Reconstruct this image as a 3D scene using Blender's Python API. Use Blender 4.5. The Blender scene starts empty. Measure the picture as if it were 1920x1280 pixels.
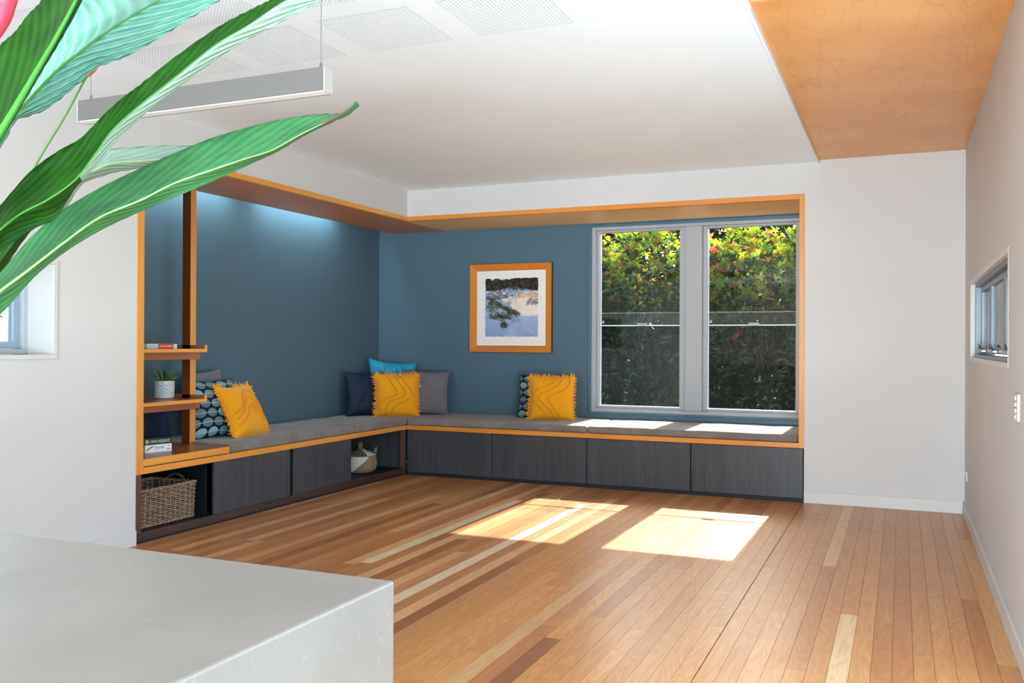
import bpy, bmesh, math, random
import numpy as np
from mathutils import Vector, Matrix, Euler

random.seed(7)
rng = np.random.default_rng(7)
scene = bpy.context.scene
COL = scene.collection

# ------------------------------------------------------------------ camera
cam_d = bpy.data.cameras.new('camera')
cam_d.sensor_width = 36.0
cam_d.lens = 31.792
cam_d.clip_start = 0.05
cam_d.clip_end = 200
cam = bpy.data.objects.new('camera', cam_d)
COL.objects.link(cam)
_r = Vector((0.918679, 0.394979, 0.004599))
_u = Vector((-0.003436, -0.003651, 0.999987))
_f = Vector((-0.39499, 0.918683, 0.001997))
cam.matrix_world = Matrix(((_r.x, _u.x, -_f.x, 4.31263), (_r.y, _u.y, -_f.y, -7.49685), (_r.z, _u.z, -_f.z, 1.25), (0, 0, 0, 1)))
scene.camera = cam

# ------------------------------------------------------------------ world, sun, fill lamps, exposure
vs = scene.view_settings
vs.view_transform = 'Standard'
vs.look = 'None'
vs.gamma = 1.0
vs.use_curve_mapping = False
vs.exposure = 0.7

world = bpy.data.worlds.new('world')
scene.world = world
world.use_nodes = True
wn = world.node_tree
bg = wn.nodes['Background']
sky = wn.nodes.new('ShaderNodeTexSky')
sky.sky_type = 'NISHITA'
sky.sun_disc = False
sky.sun_elevation = math.radians(36.3)
sky.sun_rotation = math.radians(0)
sky.air_density = 1.0
sky.dust_density = 1.5
wn.links.new(sky.outputs['Color'], bg.inputs['Color'])
SKY_STRENGTH = 0.64
bg.inputs['Strength'].default_value = SKY_STRENGTH

def lamp(name, kind, energy, color=(1, 1, 1), loc=(0, 0, 0), direction=None, **kw):
    d = bpy.data.lights.new(name, kind)
    d.energy = energy
    d.color = color
    for k, v in kw.items():
        setattr(d, k, v)
    o = bpy.data.objects.new(name, d)
    COL.objects.link(o)
    o.location = loc
    if direction is not None:
        o.rotation_euler = Vector(direction).to_track_quat('-Z', 'Y').to_euler()
    return o

SUN_DIR = (-0.012, -1.0, -0.734)
lamp('sun', 'SUN', 10.5, (1.0, 0.97, 0.93), (0, 20, 20), SUN_DIR, angle=math.radians(0.53))
# fill lamps added for daylight at unseen doors beside and behind the camera
FILL_TINT = (0.75, 0.90, 1.0)   # cool tint of the added fill, balances warm floor bounce
lamp('fill_lamp_side', 'AREA', 66, FILL_TINT, (4.84, -5.3, 0.6), (-0.55, 1, 0.45), shape='RECTANGLE', size=1.5, size_y=1.1)
lamp('fill_lamp_rear', 'AREA', 520, FILL_TINT, (3.4, -13.06, 0.6), (-0.05, 1, 0.12), shape='RECTANGLE', size=2.4, size_y=1.1)
lamp('fill_lamp_dining', 'AREA', 44, FILL_TINT, (4.84, -8.4, 1.25), (-1, 0.2, 0.5), shape='RECTANGLE', size=2.9, size_y=2.3)

# ------------------------------------------------------------------ helpers
def lin(c):
    if isinstance(c, str):
        c = c.lstrip('#')
        c = tuple(int(c[i:i + 2], 16) / 255 for i in (0, 2, 4))
    return tuple((x / 12.92 if x <= 0.04045 else ((x + 0.055) / 1.055) ** 2.4) for x in c)

def obj(name, bm, mat, parent=None, smooth=False, kind=None):
    """link a bmesh / mesh as one object; meshes are modelled in world metres"""
    if isinstance(bm, bmesh.types.BMesh):
        me = bpy.data.meshes.new(name)
        bm.normal_update()
        bm.to_mesh(me)
        bm.free()
    else:
        me = bm
    if mat is not None:
        for m in (mat if isinstance(mat, (list, tuple)) else [mat]):
            me.materials.append(m)
    if smooth:
        me.polygons.foreach_set('use_smooth', [True] * len(me.polygons))
    o = bpy.data.objects.new(name, me)
    COL.objects.link(o)
    if parent is not None:
        attach(o, parent)
    if kind:
        o['kind'] = kind
    return o

def world_mat(o):
    m = o.matrix_parent_inverse @ o.matrix_basis if o.parent else o.matrix_basis
    return world_mat(o.parent) @ m if o.parent else m

def attach(o, parent, local=False):
    o.parent = parent
    o.matrix_parent_inverse = Matrix.Identity(4) if local else world_mat(parent).inverted()

def tag(o, label=None, cat=None, group=None, kind=None):
    if label: o['label'] = label
    if cat: o['category'] = cat
    if group: o['group'] = group
    if kind: o['kind'] = kind
    return o

def thing(name, label, cat, loc=(0, 0, 0), group=None, kind=None):
    o = bpy.data.objects.new(name, None)
    o.empty_display_size = 0.1
    COL.objects.link(o)
    o.location = loc
    return tag(o, label, cat, group, kind)

def box(bm, x0, x1, y0, y1, z0, z1, bevel=0.0, seg=1):
    vs_ = [bm.verts.new(p) for p in ((x0, y0, z0), (x1, y0, z0), (x1, y1, z0), (x0, y1, z0), (x0, y0, z1), (x1, y0, z1), (x1, y1, z1), (x0, y1, z1))]
    fs = [bm.faces.new([vs_[i] for i in f]) for f in ((3, 2, 1, 0), (4, 5, 6, 7), (0, 1, 5, 4), (1, 2, 6, 5), (2, 3, 7, 6), (3, 0, 4, 7))]
    if bevel > 0:
        es = set(e for f in fs for e in f.edges)
        bmesh.ops.bevel(bm, geom=list(es), offset=bevel, segments=seg, profile=0.5, affect='EDGES')
    return bm

def B(*a, **k):
    return box(bmesh.new(), *a, **k)

def prism(bm, pts, axis, a0, a1):
    """extrude a polygon given in the two other axes between a0 and a1 on axis"""
    def P(p, a):
        q = list(p); q.insert(axis, a); return q
    v0 = [bm.verts.new(P(p, a0)) for p in pts]
    v1 = [bm.verts.new(P(p, a1)) for p in pts]
    n = len(pts)
    bm.faces.new(v0); bm.faces.new(list(reversed(v1)))
    for i in range(n):
        bm.faces.new([v0[(i + 1) % n], v0[i], v1[i], v1[(i + 1) % n]])
    bmesh.ops.recalc_face_normals(bm, faces=bm.faces[:])
    return bm

def tube(bm, pts, r, n=8, closed=False, cap=True):
    pts = [Vector(p) for p in pts]
    m = len(pts)
    rad = r if isinstance(r, (list, tuple)) else [r] * m
    rings = []
    up = Vector((0.13, 0.21, 0.97)).normalized()
    prev = None
    for i, p in enumerate(pts):
        a = pts[(i - 1) % m] if (closed or i > 0) else pts[i]
        b = pts[(i + 1) % m] if (closed or i < m - 1) else pts[i]
        t = (b - a)
        t = t.normalized() if t.length > 1e-9 else Vector((0, 0, 1))
        if prev is None:
            s = t.cross(up)
            if s.length < 1e-3: s = t.cross(Vector((1, 0, 0)))
        else:
            s = prev - t * prev.dot(t)
            if s.length < 1e-6: s = t.cross(up)
        s.normalize(); prev = s
        q = t.cross(s)
        rings.append([bm.verts.new(p + (s * math.cos(k * 2 * math.pi / n) + q * math.sin(k * 2 * math.pi / n)) * rad[i]) for k in range(n)])
    for i in range(m if closed else m - 1):
        A, Bq = rings[i], rings[(i + 1) % m]
        for k in range(n):
            bm.faces.new([A[k], A[(k + 1) % n], Bq[(k + 1) % n], Bq[k]])
    if cap and not closed:
        bm.faces.new(list(reversed(rings[0]))); bm.faces.new(rings[-1])
    return bm

def lathe(bm, prof, n=32, c=(0, 0, 0), rfun=None):
    rings = []
    for (r, z) in prof:
        if r < 1e-6:
            rings.append([bm.verts.new((c[0], c[1], c[2] + z))])
        else:
            ring = []
            for k in range(n):
                a = 2 * math.pi * k / n
                rr = r + (rfun(a, z, r) if rfun else 0)
                ring.append(bm.verts.new((c[0] + rr * math.cos(a), c[1] + rr * math.sin(a), c[2] + z)))
            rings.append(ring)
    for A, Bq in zip(rings[:-1], rings[1:]):
        for k in range(n):
            a0 = A[k % len(A)]; a1 = A[(k + 1) % len(A)]; b0 = Bq[k % len(Bq)]; b1 = Bq[(k + 1) % len(Bq)]
            f = []
            for v in (a0, a1, b1, b0):
                if v not in f: f.append(v)
            if len(f) > 2: bm.faces.new(f)
    return bm

def catmull(pts, per=8):
    P = [np.array(p, float) for p in pts]
    out = []
    for i in range(len(P) - 1):
        p0 = P[max(i - 1, 0)]; p1 = P[i]; p2 = P[i + 1]; p3 = P[min(i + 2, len(P) - 1)]
        for k in range(per):
            t = k / per
            out.append(0.5 * ((2 * p1) + (-p0 + p2) * t + (2 * p0 - 5 * p1 + 4 * p2 - p3) * t * t + (-p0 + 3 * p1 - 3 * p2 + p3) * t ** 3))
    out.append(P[-1])
    return out

def text_mesh(body, size, extrude=0.0):
    cu = bpy.data.curves.new('lettering', 'FONT')
    cu.body = body
    cu.size = size
    cu.extrude = extrude
    cu.resolution_u = 2
    o = bpy.data.objects.new('lettering_tmp', cu)
    me = bpy.data.meshes.new_from_object(o)
    bpy.data.objects.remove(o)
    return me

# ------------------------------------------------------------------ materials
class N:
    def __init__(self, name):
        self.m = bpy.data.materials.new(name)
        self.m.use_nodes = True
        self.t = self.m.node_tree
        self.p = self.t.nodes['Principled BSDF']
        self.out = self.t.nodes['Material Output']
    def n(self, typ, **kw):
        o = self.t.nodes.new(typ)
        for k, v in kw.items():
            if k.startswith('_'):
                setattr(o, k[1:], v)
            else:
                key = k.replace('__', ' ')
                o.inputs[int(key[1:]) if key[0] == 'i' and key[1:].isdigit() else key].default_value = v
        return o
    def l(self, a, b):
        self.t.links.new(a, b)
    def math(self, op, a, b=None, c=None, clamp=False):
        o = self.t.nodes.new('ShaderNodeMath'); o.operation = op; o.use_clamp = clamp
        for i, v in enumerate((a, b, c)):
            if v is None: continue
            if isinstance(v, (int, float)): o.inputs[i].default_value = v
            else: self.l(v, o.inputs[i])
        return o.outputs[0]
    def ramp(self, fac, stops):
        o = self.t.nodes.new('ShaderNodeValToRGB')
        e = o.color_ramp.elements
        while len(e) < len(stops): e.new(0.5)
        for i, (p, c) in enumerate(stops):
            e[i].position = p
            e[i].color = tuple(c) + (1,) if len(c) == 3 else c
        self.l(fac, o.inputs[0])
        return o.outputs['Color']
    def mix(self, fac, a, b, mode='MIX'):
        o = self.t.nodes.new('ShaderNodeMix'); o.data_type = 'RGBA'; o.blend_type = mode
        for s, v in ((0, fac), (6, a), (7, b)):
            if isinstance(v, (int, float)): o.inputs[s].default_value = v
            elif isinstance(v, tuple): o.inputs[s].default_value = v + (1,) if len(v) == 3 else v
            else: self.l(v, o.inputs[s])
        return o.outputs[2]
    def coord(self, kind='Object', scale=(1, 1, 1), loc=None):
        tc = self.t.nodes.new('ShaderNodeTexCoord')
        mp = self.t.nodes.new('ShaderNodeMapping')
        mp.inputs['Scale'].default_value = scale
        if loc is not None: self.l(loc, mp.inputs['Location'])
        self.l(tc.outputs[kind], mp.inputs['Vector'])
        return mp.outputs[0]
    def noise(self, vec, scale=5, detail=4, rough=0.5, dist=0.0):
        o = self.n('ShaderNodeTexNoise', Scale=scale, Detail=detail, Roughness=rough, Distortion=dist)
        if vec is not None: self.l(vec, o.inputs['Vector'])
        return o.outputs['Fac']
    def bump(self, h, strength=0.2, dist=0.01):
        o = self.n('ShaderNodeBump', Strength=strength, Distance=dist)
        self.l(h, o.inputs['Height'])
        self.l(o.outputs[0], self.p.inputs['Normal'])
    def set(self, rough=0.5, spec=0.5, metal=0.0, color=None, sheen=0.0):
        self.p.inputs['Roughness'].default_value = rough
        self.p.inputs['Specular IOR Level'].default_value = spec
        self.p.inputs['Metallic'].default_value = metal
        if color is not None:
            self.p.inputs['Base Color'].default_value = tuple(color) + (1,)
        if sheen:
            self.p.inputs['Sheen Weight'].default_value = sheen
        return self.m

def paint(name, c, rough=0.6, spec=0.3, bump=0.03, var=0.02, scale=90):
    k = N(name)
    v = k.coord()
    h = k.noise(v, scale, 3)
    big = k.noise(v, 1.3, 2)
    c = lin(c)
    k.l(k.ramp(big, [(0.3, tuple(x * (1 - var) for x in c)), (0.7, tuple(min(1, x * (1 + var)) for x in c))]), k.p.inputs['Base Color'])
    if bump: k.bump(h, bump, 0.004)
    return k.set(rough, spec)

def plain(name, c, rough=0.5, spec=0.5, metal=0.0):
    k = N(name)
    v = k.coord()
    nz = k.noise(v, 40, 2)
    c = lin(c)
    k.l(k.ramp(nz, [(0.2, tuple(x * 0.97 for x in c)), (0.8, tuple(min(1, x * 1.03) for x in c))]), k.p.inputs['Base Color'])
    return k.set(rough, spec, metal)

def wood(name, light, dark, axis=1, freq=22, rough=0.35, spec=0.5, fig=0.5, pos=(0.3, 0.75)):
    """timber with grain running along axis"""
    k = N(name)
    sc = [freq, freq, freq]; sc[axis] = freq * 0.05
    v = k.coord('Object', tuple(sc))
    sc2 = [4.0, 4.0, 4.0]; sc2[axis] = 0.5
    v2 = k.coord('Object', tuple(sc2))
    g = k.noise(v, 3.0, 5, 0.6, 0.4)
    big = k.noise(v2, 1.6, 3, 0.5, 1.2)
    f = k.math('ADD', k.math('MULTIPLY', g, 1 - fig), k.math('MULTIPLY', big, fig))
    k.l(k.ramp(f, [(pos[0], lin(dark)), (pos[1], lin(light))]), k.p.inputs['Base Color'])
    k.bump(g, 0.05, 0.002)
    return k.set(rough, spec)

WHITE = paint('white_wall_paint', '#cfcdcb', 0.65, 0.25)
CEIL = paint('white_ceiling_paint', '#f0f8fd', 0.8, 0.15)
TRIMW = paint('white_gloss_trim', '#d0cecb', 0.35, 0.4, bump=0.0)
BLUE = paint('teal_blue_wall_paint', '#577181', 0.7, 0.15, bump=0.05)
BLUETRIM = paint('teal_blue_gloss_trim', '#507488', 0.3, 0.45, bump=0.0)
TIMBER_X = wood('orange_timber_x', '#e8983c', '#d07c28', 0)
TIMBER_Y = wood('orange_timber_y', '#eda548', '#d88a34', 1)
TIMBER_Z = wood('orange_timber_z', '#e9a043', '#cf8130', 2)
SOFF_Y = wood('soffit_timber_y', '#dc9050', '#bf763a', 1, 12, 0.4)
SOFF_X_LIT = wood('soffit_timber_x_bounce_lit', '#f6ca88', '#e9b26a', 0, 12, 0.4)  # window soffit timber lightened: sun bounce off the cushions is in the colour
SHELF_Y = wood('red_brown_timber', '#b4683c', '#8e4a2a', 1, 18, 0.3)
DARKTIMBER_Y = wood('dark_stained_timber_y', '#54382f', '#2c2022', 1, 26, 0.4)
DARKTIMBER_Z = wood('dark_stained_timber_z', '#75523c', '#4a3329', 2, 26, 0.4)
def veneer(name, light, dark):
    k = N(name)
    v = k.coord('Object', (160, 160, 3.0))
    g = k.noise(v, 1.0, 3, 0.6)
    v2 = k.coord('Object', (10, 10, 0.6))
    b = k.noise(v2, 1.0, 2)
    f = k.math('ADD', k.math('MULTIPLY', g, 0.7), k.math('MULTIPLY', b, 0.3))
    k.l(k.ramp(f, [(0.3, lin(dark)), (0.72, lin(light))]), k.p.inputs['Base Color'])
    k.bump(g, 0.1, 0.001)
    return k.set(0.42, 0.4)
VENEER = veneer('charcoal_wood_veneer', '#505256', '#2e3035')
CARCASS = plain('dark_navy_carcass', '#12191f', 0.55, 0.3)
KICK = plain('dark_kickboard', '#22282f', 0.6, 0.3)
# ------------------------------------------------------------------ room shell
W = 4.751            # right wall plane
REAR = -13.0
ZC = 2.692           # ceiling
L = -3.305           # alcove end on the left wall
W1 = 3.611           # alcove end on the back wall
ZB, ZT = 0.4285, 0.469     # timber bench edge
ZS, ZS1 = 2.405, 2.446     # timber head edge
XB, YB = -0.83, 0.85       # blue walls

def struct(name, bm, m, parent=None):
    o = obj(name, bm, m, parent)
    if parent is None: o['kind'] = 'structure'
    return o

def wall_with_holes(fixed_axis, f0, f1, a0, a1, z0, z1, holes):
    """wall slab between f0..f1 on fixed axis, a0..a1 along the other, with (b0,b1,c0,c1) holes"""
    bm = bmesh.new()
    def bx(a, b, c, d):
        if b - a < 1e-6 or d - c < 1e-6: return
        if fixed_axis == 0: box(bm, f0, f1, a, b, c, d)
        else: box(bm, a, b, f0, f1, c, d)
    cur = a0
    for (b0, b1, c0, c1) in sorted(holes):
        bx(cur, b0, z0, z1)
        bx(b0, b1, z0, c0); bx(b0, b1, c1, z1)
        cur = b1
    bx(cur, a1, z0, z1)
    return bm

# floor slab (boards lie on it)
floor = struct('floor', B(-0.95, W + 0.15, REAR - 0.1, 0.95, -0.12, -0.021), plain('dark_subfloor', '#2a1c12', 0.9, 0.1))

# white walls
bm = bmesh.new()
box(bm, W1, W + 0.14, 0.0, 1.0, 0, 3.62)                     # right of the alcove
box(bm, -0.06, W1, 0.0, 0.06, ZS1, ZC + 0.1)                 # bulkhead over window seat
box(bm, -0.95, W1, 0.85, 1.0, 2.56, 2.8)
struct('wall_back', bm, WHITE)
bm = wall_with_holes(0, -0.30, 0.0, REAR, L, 0, ZC + 0.1, [(-5.3, -3.9, 1.174, 1.677)])
box(bm, -0.06, 0.0, L, 0.0, ZS1, ZC + 0.1)                   # bulkhead over left seat
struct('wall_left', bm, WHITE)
bm = wall_with_holes(0, W, W + 0.14, REAR, 0.0, 0, 3.62, [(-9.9, -6.9, 0.06, 2.42), (-6.1, -3.8, 0.06, 2.42), (-2.92, -0.57, 1.165, 1.672)])
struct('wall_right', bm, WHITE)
bm = wall_with_holes(1, REAR - 0.12, REAR, -0.3, W + 0.14, 0, 3.62, [(2.2, 4.6, 0.06, 2.42)])
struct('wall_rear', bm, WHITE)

# blue alcove walls; window opening 1.535..3.6 x 0.56..2.40
bm = wall_with_holes(1, YB, YB + 0.15, XB - 0.1, W1, 0, 2.56, [(1.53, 3.56, 0.575, 2.398)])
struct('wall_back_recess', bm, BLUE)
bm = B(XB - 0.12, XB, L - 0.1, YB + 0.15, 0, 2.8)
struct('wall_left_recess', bm, BLUE)
bm = B(XB, 0.0 - 0.31, L - 0.06, L, 0, 2.8)
box(bm, -0.301, -0.001, L, L + 0.004, 0.43, 2.446)
struct('wall_end_recess', bm, BLUE)

# ceiling slab, its bulkhead return above the alcove, raised plywood bay with well
bm = bmesh.new()
box(bm, -0.3, 3.705, REAR, 0.06, ZC, ZC + 0.12)
box(bm, 3.705, 3.717, -3.55, 0.0, 2.676, 2.83)               # thin white lip along the plywood
box(bm, 3.7055, 3.717, REAR, -3.57, ZC + 0.001, 3.6)
box(bm, XB, -0.06, L, YB, 2.60, 2.68)                          # above the soffits
box(bm, -0.06, W1, 0.06, YB, 2.60, 2.68)
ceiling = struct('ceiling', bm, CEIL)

def plywood():
    k = N('plywood_veneer')
    v = k.coord('Object', (1, 1, 1))
    nz = k.noise(k.coord('Object', (1.9, 0.5, 1)), 1.6, 3, 0.42, 0.35)
    # growth-ring contour lines of the rotary-cut veneer
    fr = k.math('FRACT', k.math('MULTIPLY', nz, 13.0))
    ed = k.math('ABSOLUTE', k.math('SUBTRACT', fr, 0.5))
    line = k.math('SUBTRACT', 1.0, k.math('MULTIPLY', ed, 11.0, clamp=True), clamp=True)
    fine = k.noise(k.coord('Object', (60, 3, 3)), 1.0, 4, 0.6)
    blot = k.noise(v, 2.2, 3)
    base = k.ramp(blot, [(0.3, lin('#df9a55')), (0.7, lin('#eab06c'))])
    c1 = k.mix(k.math('MULTIPLY', line, 0.30), base, lin('#b8743a'))
    c2 = k.mix(k.math('MULTIPLY', fine, 0.18), c1, lin('#c98848'))
    k.l(c2, k.p.inputs['Base Color'])
    return k.set(0.35, 0.45)
PLY = plywood()
for (a, b) in ((-1.795, -0.0), (-3.55, -1.799)):
    obj('plywood_panel', B(3.717, W, a, b, 2.704, 2.722, 0.0008), PLY, ceiling)
obj('plywood_panel', B(3.717, W, -3.568, -3.551, 2.7045, 3.6, 0.0008), PLY, ceiling)
obj('plywood_panel', B(3.69, W, REAR, -3.57, 3.6, 3.62, 0.0008), PLY, ceiling)
obj('ceiling_cap', B(3.69, W + 0.14, REAR - 0.12, 0.06, 3.63, 3.7), CEIL, ceiling)

# perforated acoustic panels: plates with real holes over a black felt
HOLE = plain('grey_acoustic_felt', '#8f8f8d', 0.95, 0.05)
def perforated(x0, y0, side=0.466, n=26):
    bm = bmesh.new()
    c = side / n
    z1, z0 = ZC, ZC - 0.0008
    h = c * 0.215
    gv = {}
    def V(x, y, z):
        key = (round(x, 6), round(y, 6), round(z, 6))
        if key not in gv: gv[key] = bm.verts.new((x, y, z))
        return gv[key]
    for i in range(n):
        for j in range(n):
            ax, ay = x0 + i * c, y0 + j * c
            mx, my = ax + c / 2, ay + c / 2
            o = [(ax, ay), (ax + c, ay), (ax + c, ay + c), (ax, ay + c)]
            q = [(mx - h, my - h), (mx + h, my - h), (mx + h, my + h), (mx - h, my + h)]
            for k in range(4):
                a, b = o[k], o[(k + 1) % 4]; d, e = q[k], q[(k + 1) % 4]
                bm.faces.new([V(*b, z0), V(*a, z0), V(*d, z0), V(*e, z0)])
                bm.faces.new([V(*e, z0), V(*d, z0), V(*d, z1 - 0.0002), V(*e, z1 - 0.0002)])
    p = obj('perforated_panel', bm, CEIL, ceiling)
    bm = bmesh.new()
    box(bm, x0, x0 + side, y0, y0 + side, z1 - 0.0002, z1 - 0.0001)
    obj('felt_backing', bm, HOLE, p)
for j in range(2):
    for i in range(5):
        x0 = 2.495 - 0.605 * i + 0.605
        if j == 0 and i == 0: continue
        perforated(x0 if i else 3.1, -4.118 - 0.608 * j)

# baseboards
bm = B(W1, W - 0.014, -0.014, 0.0, 0.0, 0.093, 0.002)
struct('baseboard_back', bm, TRIMW)
struct('baseboard_right', B(W - 0.014, W, -3.8, 0.0, 0.0, 0.093, 0.002), TRIMW)
struct('baseboard_left', B(0.0, 0.014, -5.8, L - 0.004, 0.0, 0.093, 0.002), TRIMW)

# unseen door frames beside and behind the camera, added around the fill lamps
ALU = plain('grey_aluminium', '#8f979c', 0.4, 0.5, 0.3)
def door_frame(name, label, bars):
    d = thing(name, label, 'door', bars[0][:1] + bars[0][2:3] + (0.0,), kind='structure')
    for b in bars: obj('door_frame', B(*b, bevel=0.003), ALU, d)
def bars_x(y0, y1): return [(W + 0.01, W + 0.08, a, a + 0.07, 0.06, 2.42) for a in (y0, (y0 + y1) / 2 - 0.035, y1 - 0.07)]
door_frame('door_1', 'unseen grey aluminium sliding door frame added in the right wall near the window', bars_x(-6.1, -3.8))
door_frame('door_2', 'unseen grey aluminium sliding door frame added in the right wall behind the island', bars_x(-9.9, -6.9))
door_frame('door_3', 'unseen grey aluminium sliding door frame added in the rear wall', [(a, a + 0.07, REAR - 0.08, REAR - 0.01, 0.06, 2.42) for a in (2.2, 3.365, 4.53)])

# ------------------------------------------------------------------ floor boards
def board_mat():
    k = N('polished_hardwood_board')
    oi = k.n('ShaderNodeObjectInfo')
    geo = k.n('ShaderNodeNewGeometry')
    def mapped(scale, off):
        mp = k.n('ShaderNodeMapping')
        mp.inputs['Scale'].default_value = scale
        cb = k.n('ShaderNodeCombineXYZ')
        k.l(k.math('MULTIPLY', oi.outputs['Random'], off), cb.inputs[0])
        k.l(k.math('MULTIPLY', oi.outputs['Random'], off * 1.7), cb.inputs[1])
        k.l(cb.outputs[0], mp.inputs['Location'])
        k.l(geo.outputs['Position'], mp.inputs['Vector'])
        return mp.outputs[0]
    fine = k.noise(mapped((120, 5, 1), 40), 1.0, 4, 0.6)
    fig = k.noise(mapped((9, 1.1, 1), 90), 1.0, 2, 0.5, 0.9)
    ring = k.math('ABSOLUTE', k.math('SUBTRACT', k.math('FRACT', k.math('MULTIPLY', fig, 11.0)), 0.5))
    tone = k.math('ADD', k.math('MULTIPLY', fine, 0.55), k.math('MULTIPLY', ring, 0.75))
    mul = k.ramp(tone, [(0.15, (0.80, 0.77, 0.74)), (0.75, (1.10, 1.09, 1.08))])
    c = k.mix(1.0, oi.outputs['Color'], mul, 'MULTIPLY')
    k.l(c, k.p.inputs['Base Color'])
    rr = k.noise(mapped((6, 6, 1), 0), 1.0, 3)
    k.l(k.math('ADD', k.math('MULTIPLY', rr, 0.10), 0.27), k.p.inputs['Roughness'])
    k.bump(fine, 0.03, 0.001)
    k.p.inputs['Specular IOR Level'].default_value = 0.42
    return k.m
BOARD = board_mat()
def board_mesh():
    bm = B(-0.5, 0.5, -0.5, 0.5, -1, 0)
    me = bpy.data.meshes.new('floor_board')
    bm.to_mesh(me); bm.free()
    me.materials.append(BOARD)
    return me
BM_ = board_mesh()
BWID = 0.0757
TONES = [('#ae7343', 3), ('#b97d4c', 6), ('#c08654', 6), ('#c8915e', 3), ('#d2a070', 1.5), ('#9d6339', 2), ('#b27546', 4), ('#dab48a', 0.5)]
TONER = [('#bf8247', 5), ('#c4884d', 6), ('#c98f54', 4), ('#bc7c43', 3), ('#cf9a60', 0.7)]
def pick(tab):
    tot = sum(w for _, w in tab); r = random.random() * tot
    for c, w in tab:
        r -= w
        if r <= 0: return c
    return tab[-1][0]
FIX = {}   # column -> list of (y_near, y_far, colour)
def colx(x): return int((x - 3.605) // BWID)
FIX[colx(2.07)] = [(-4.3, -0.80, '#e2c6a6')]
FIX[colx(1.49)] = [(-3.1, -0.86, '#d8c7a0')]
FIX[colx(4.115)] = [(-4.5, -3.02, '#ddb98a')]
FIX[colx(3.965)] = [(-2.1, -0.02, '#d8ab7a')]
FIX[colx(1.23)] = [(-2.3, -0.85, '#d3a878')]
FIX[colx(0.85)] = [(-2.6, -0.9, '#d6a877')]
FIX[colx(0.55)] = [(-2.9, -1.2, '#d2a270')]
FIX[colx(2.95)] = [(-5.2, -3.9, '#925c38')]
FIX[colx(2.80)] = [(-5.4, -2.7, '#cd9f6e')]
rest = bmesh.new()
rest_cols = []
c0 = colx(0.0) - 1
c1 = colx(W) + 1
nb = 0
GAP = 0.0006
first_board = None
for c in range(c0, c1 + 1):
    x0 = 3.605 + c * BWID
    x1 = x0 + BWID
    x0c, x1c = max(x0, -0.02), min(x1, W)
    if x1c - x0c < 0.01: continue
    segs = []
    y = 0.02 if x0c > -0.03 else 0.0
    top = 0.0
    fx = FIX.get(c, [])
    fx = fx[0] if fx else None
    end = REAR
    y = top
    random.seed(1000 + c)
    first = True
    while y > end + 0.01:
        ln = random.uniform(1.2, 4.2)
        if first: ln = random.uniform(0.3, 3.2); first = False
        tab = TONER if (x0 > 3.5 or (x0 > 2.35 and random.random() < 0.7)) else TONES
        colr = pick(tab)
        yn = max(y - ln, end)
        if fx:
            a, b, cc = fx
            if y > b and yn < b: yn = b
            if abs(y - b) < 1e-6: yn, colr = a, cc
        if yn - end < 0.3: yn = end
        segs.append((yn, y, colr)); y = yn
    gap_r = 0.0035 if c == -1 else GAP
    for (ya, yb, cc) in segs:
        if yb > -5.6 and nb < 298:
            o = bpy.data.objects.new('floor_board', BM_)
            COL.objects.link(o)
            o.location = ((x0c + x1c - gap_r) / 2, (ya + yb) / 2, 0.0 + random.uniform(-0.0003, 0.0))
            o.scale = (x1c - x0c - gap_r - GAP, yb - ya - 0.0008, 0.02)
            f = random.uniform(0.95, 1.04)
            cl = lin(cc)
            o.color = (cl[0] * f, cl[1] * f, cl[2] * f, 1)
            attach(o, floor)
            nb += 1
        else:
            box(rest, x0c, x1c - 0.001, ya + 0.0005, yb, -0.02, -0.0003)
r = obj('floor_board', rest, BOARD, floor, kind='stuff')
r.color = lin('#bf8055') + (1,)
print('boards', nb)

# ------------------------------------------------------------------ timber lining of the alcove: head edge, posts, soffits
trim = thing('trim_1', 'orange timber head and posts framing the blue alcove', 'trim', (0, 0, 2.4), kind='structure')
def strip(name, pts, axis, a0, a1, m, par):
    return obj(name, prism(bmesh.new(), pts, axis, a0, a1), m, par)
T = ZS1 - ZS
# head edge strips (proud of the wall by 6 mm), mitred by overlap at the posts
obj('head_edge', B(0.0, W1 - T, -0.006, 0.03, ZS, ZS1, 0.0015), TIMBER_X, trim)
obj('head_edge', B(-0.03, 0.006, L + 0.055, 0.03, ZS, ZS1 - 0.0005, 0.0015), TIMBER_Y, trim)
obj('post', B(W1 - T, W1, -0.006, YB, ZB, ZS1, 0.0015), TIMBER_Z, trim)
obj('post', B(-0.03, 0.006, L, L + 0.055, ZB, ZS1, 0.0015), TIMBER_Z, trim)
# soffit panels: leave a light slot along the left blue wall
SX = -0.655
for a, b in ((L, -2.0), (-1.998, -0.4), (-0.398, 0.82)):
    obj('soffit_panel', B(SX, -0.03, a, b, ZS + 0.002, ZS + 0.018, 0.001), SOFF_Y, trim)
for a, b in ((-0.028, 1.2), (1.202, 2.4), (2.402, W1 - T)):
    obj('soffit_panel', B(a, b, 0.03, 0.822, ZS + 0.002, ZS + 0.018, 0.001), SOFF_X_LIT, trim)
# slot lighting: two short LED battens hidden above the soffit beside the left wall
DL = plain('white_lamp_housing', '#dddddd', 0.5, 0.4)
for yy, ln in ((-0.6, 1.15), (-2.1, 1.15)):
    t = thing('slot_light', 'short light batten in the slot above the %s of the left blue wall' % ('far end' if yy > -1 else 'middle'), 'light', (-0.74, yy, 2.6), 'slot lights')
    obj('housing', B(-0.72, -0.66, yy - ln / 2, yy + ln / 2, 2.545, 2.60, 0.003), DL, t)
    lo = lamp('slot_light_tube', 'AREA', 5.0, (0.70, 0.93, 1.0), (-0.69, yy, 2.54), (-0.12, 0, -1), shape='RECTANGLE', size=ln, size_y=0.04)
    attach(lo, t)

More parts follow.
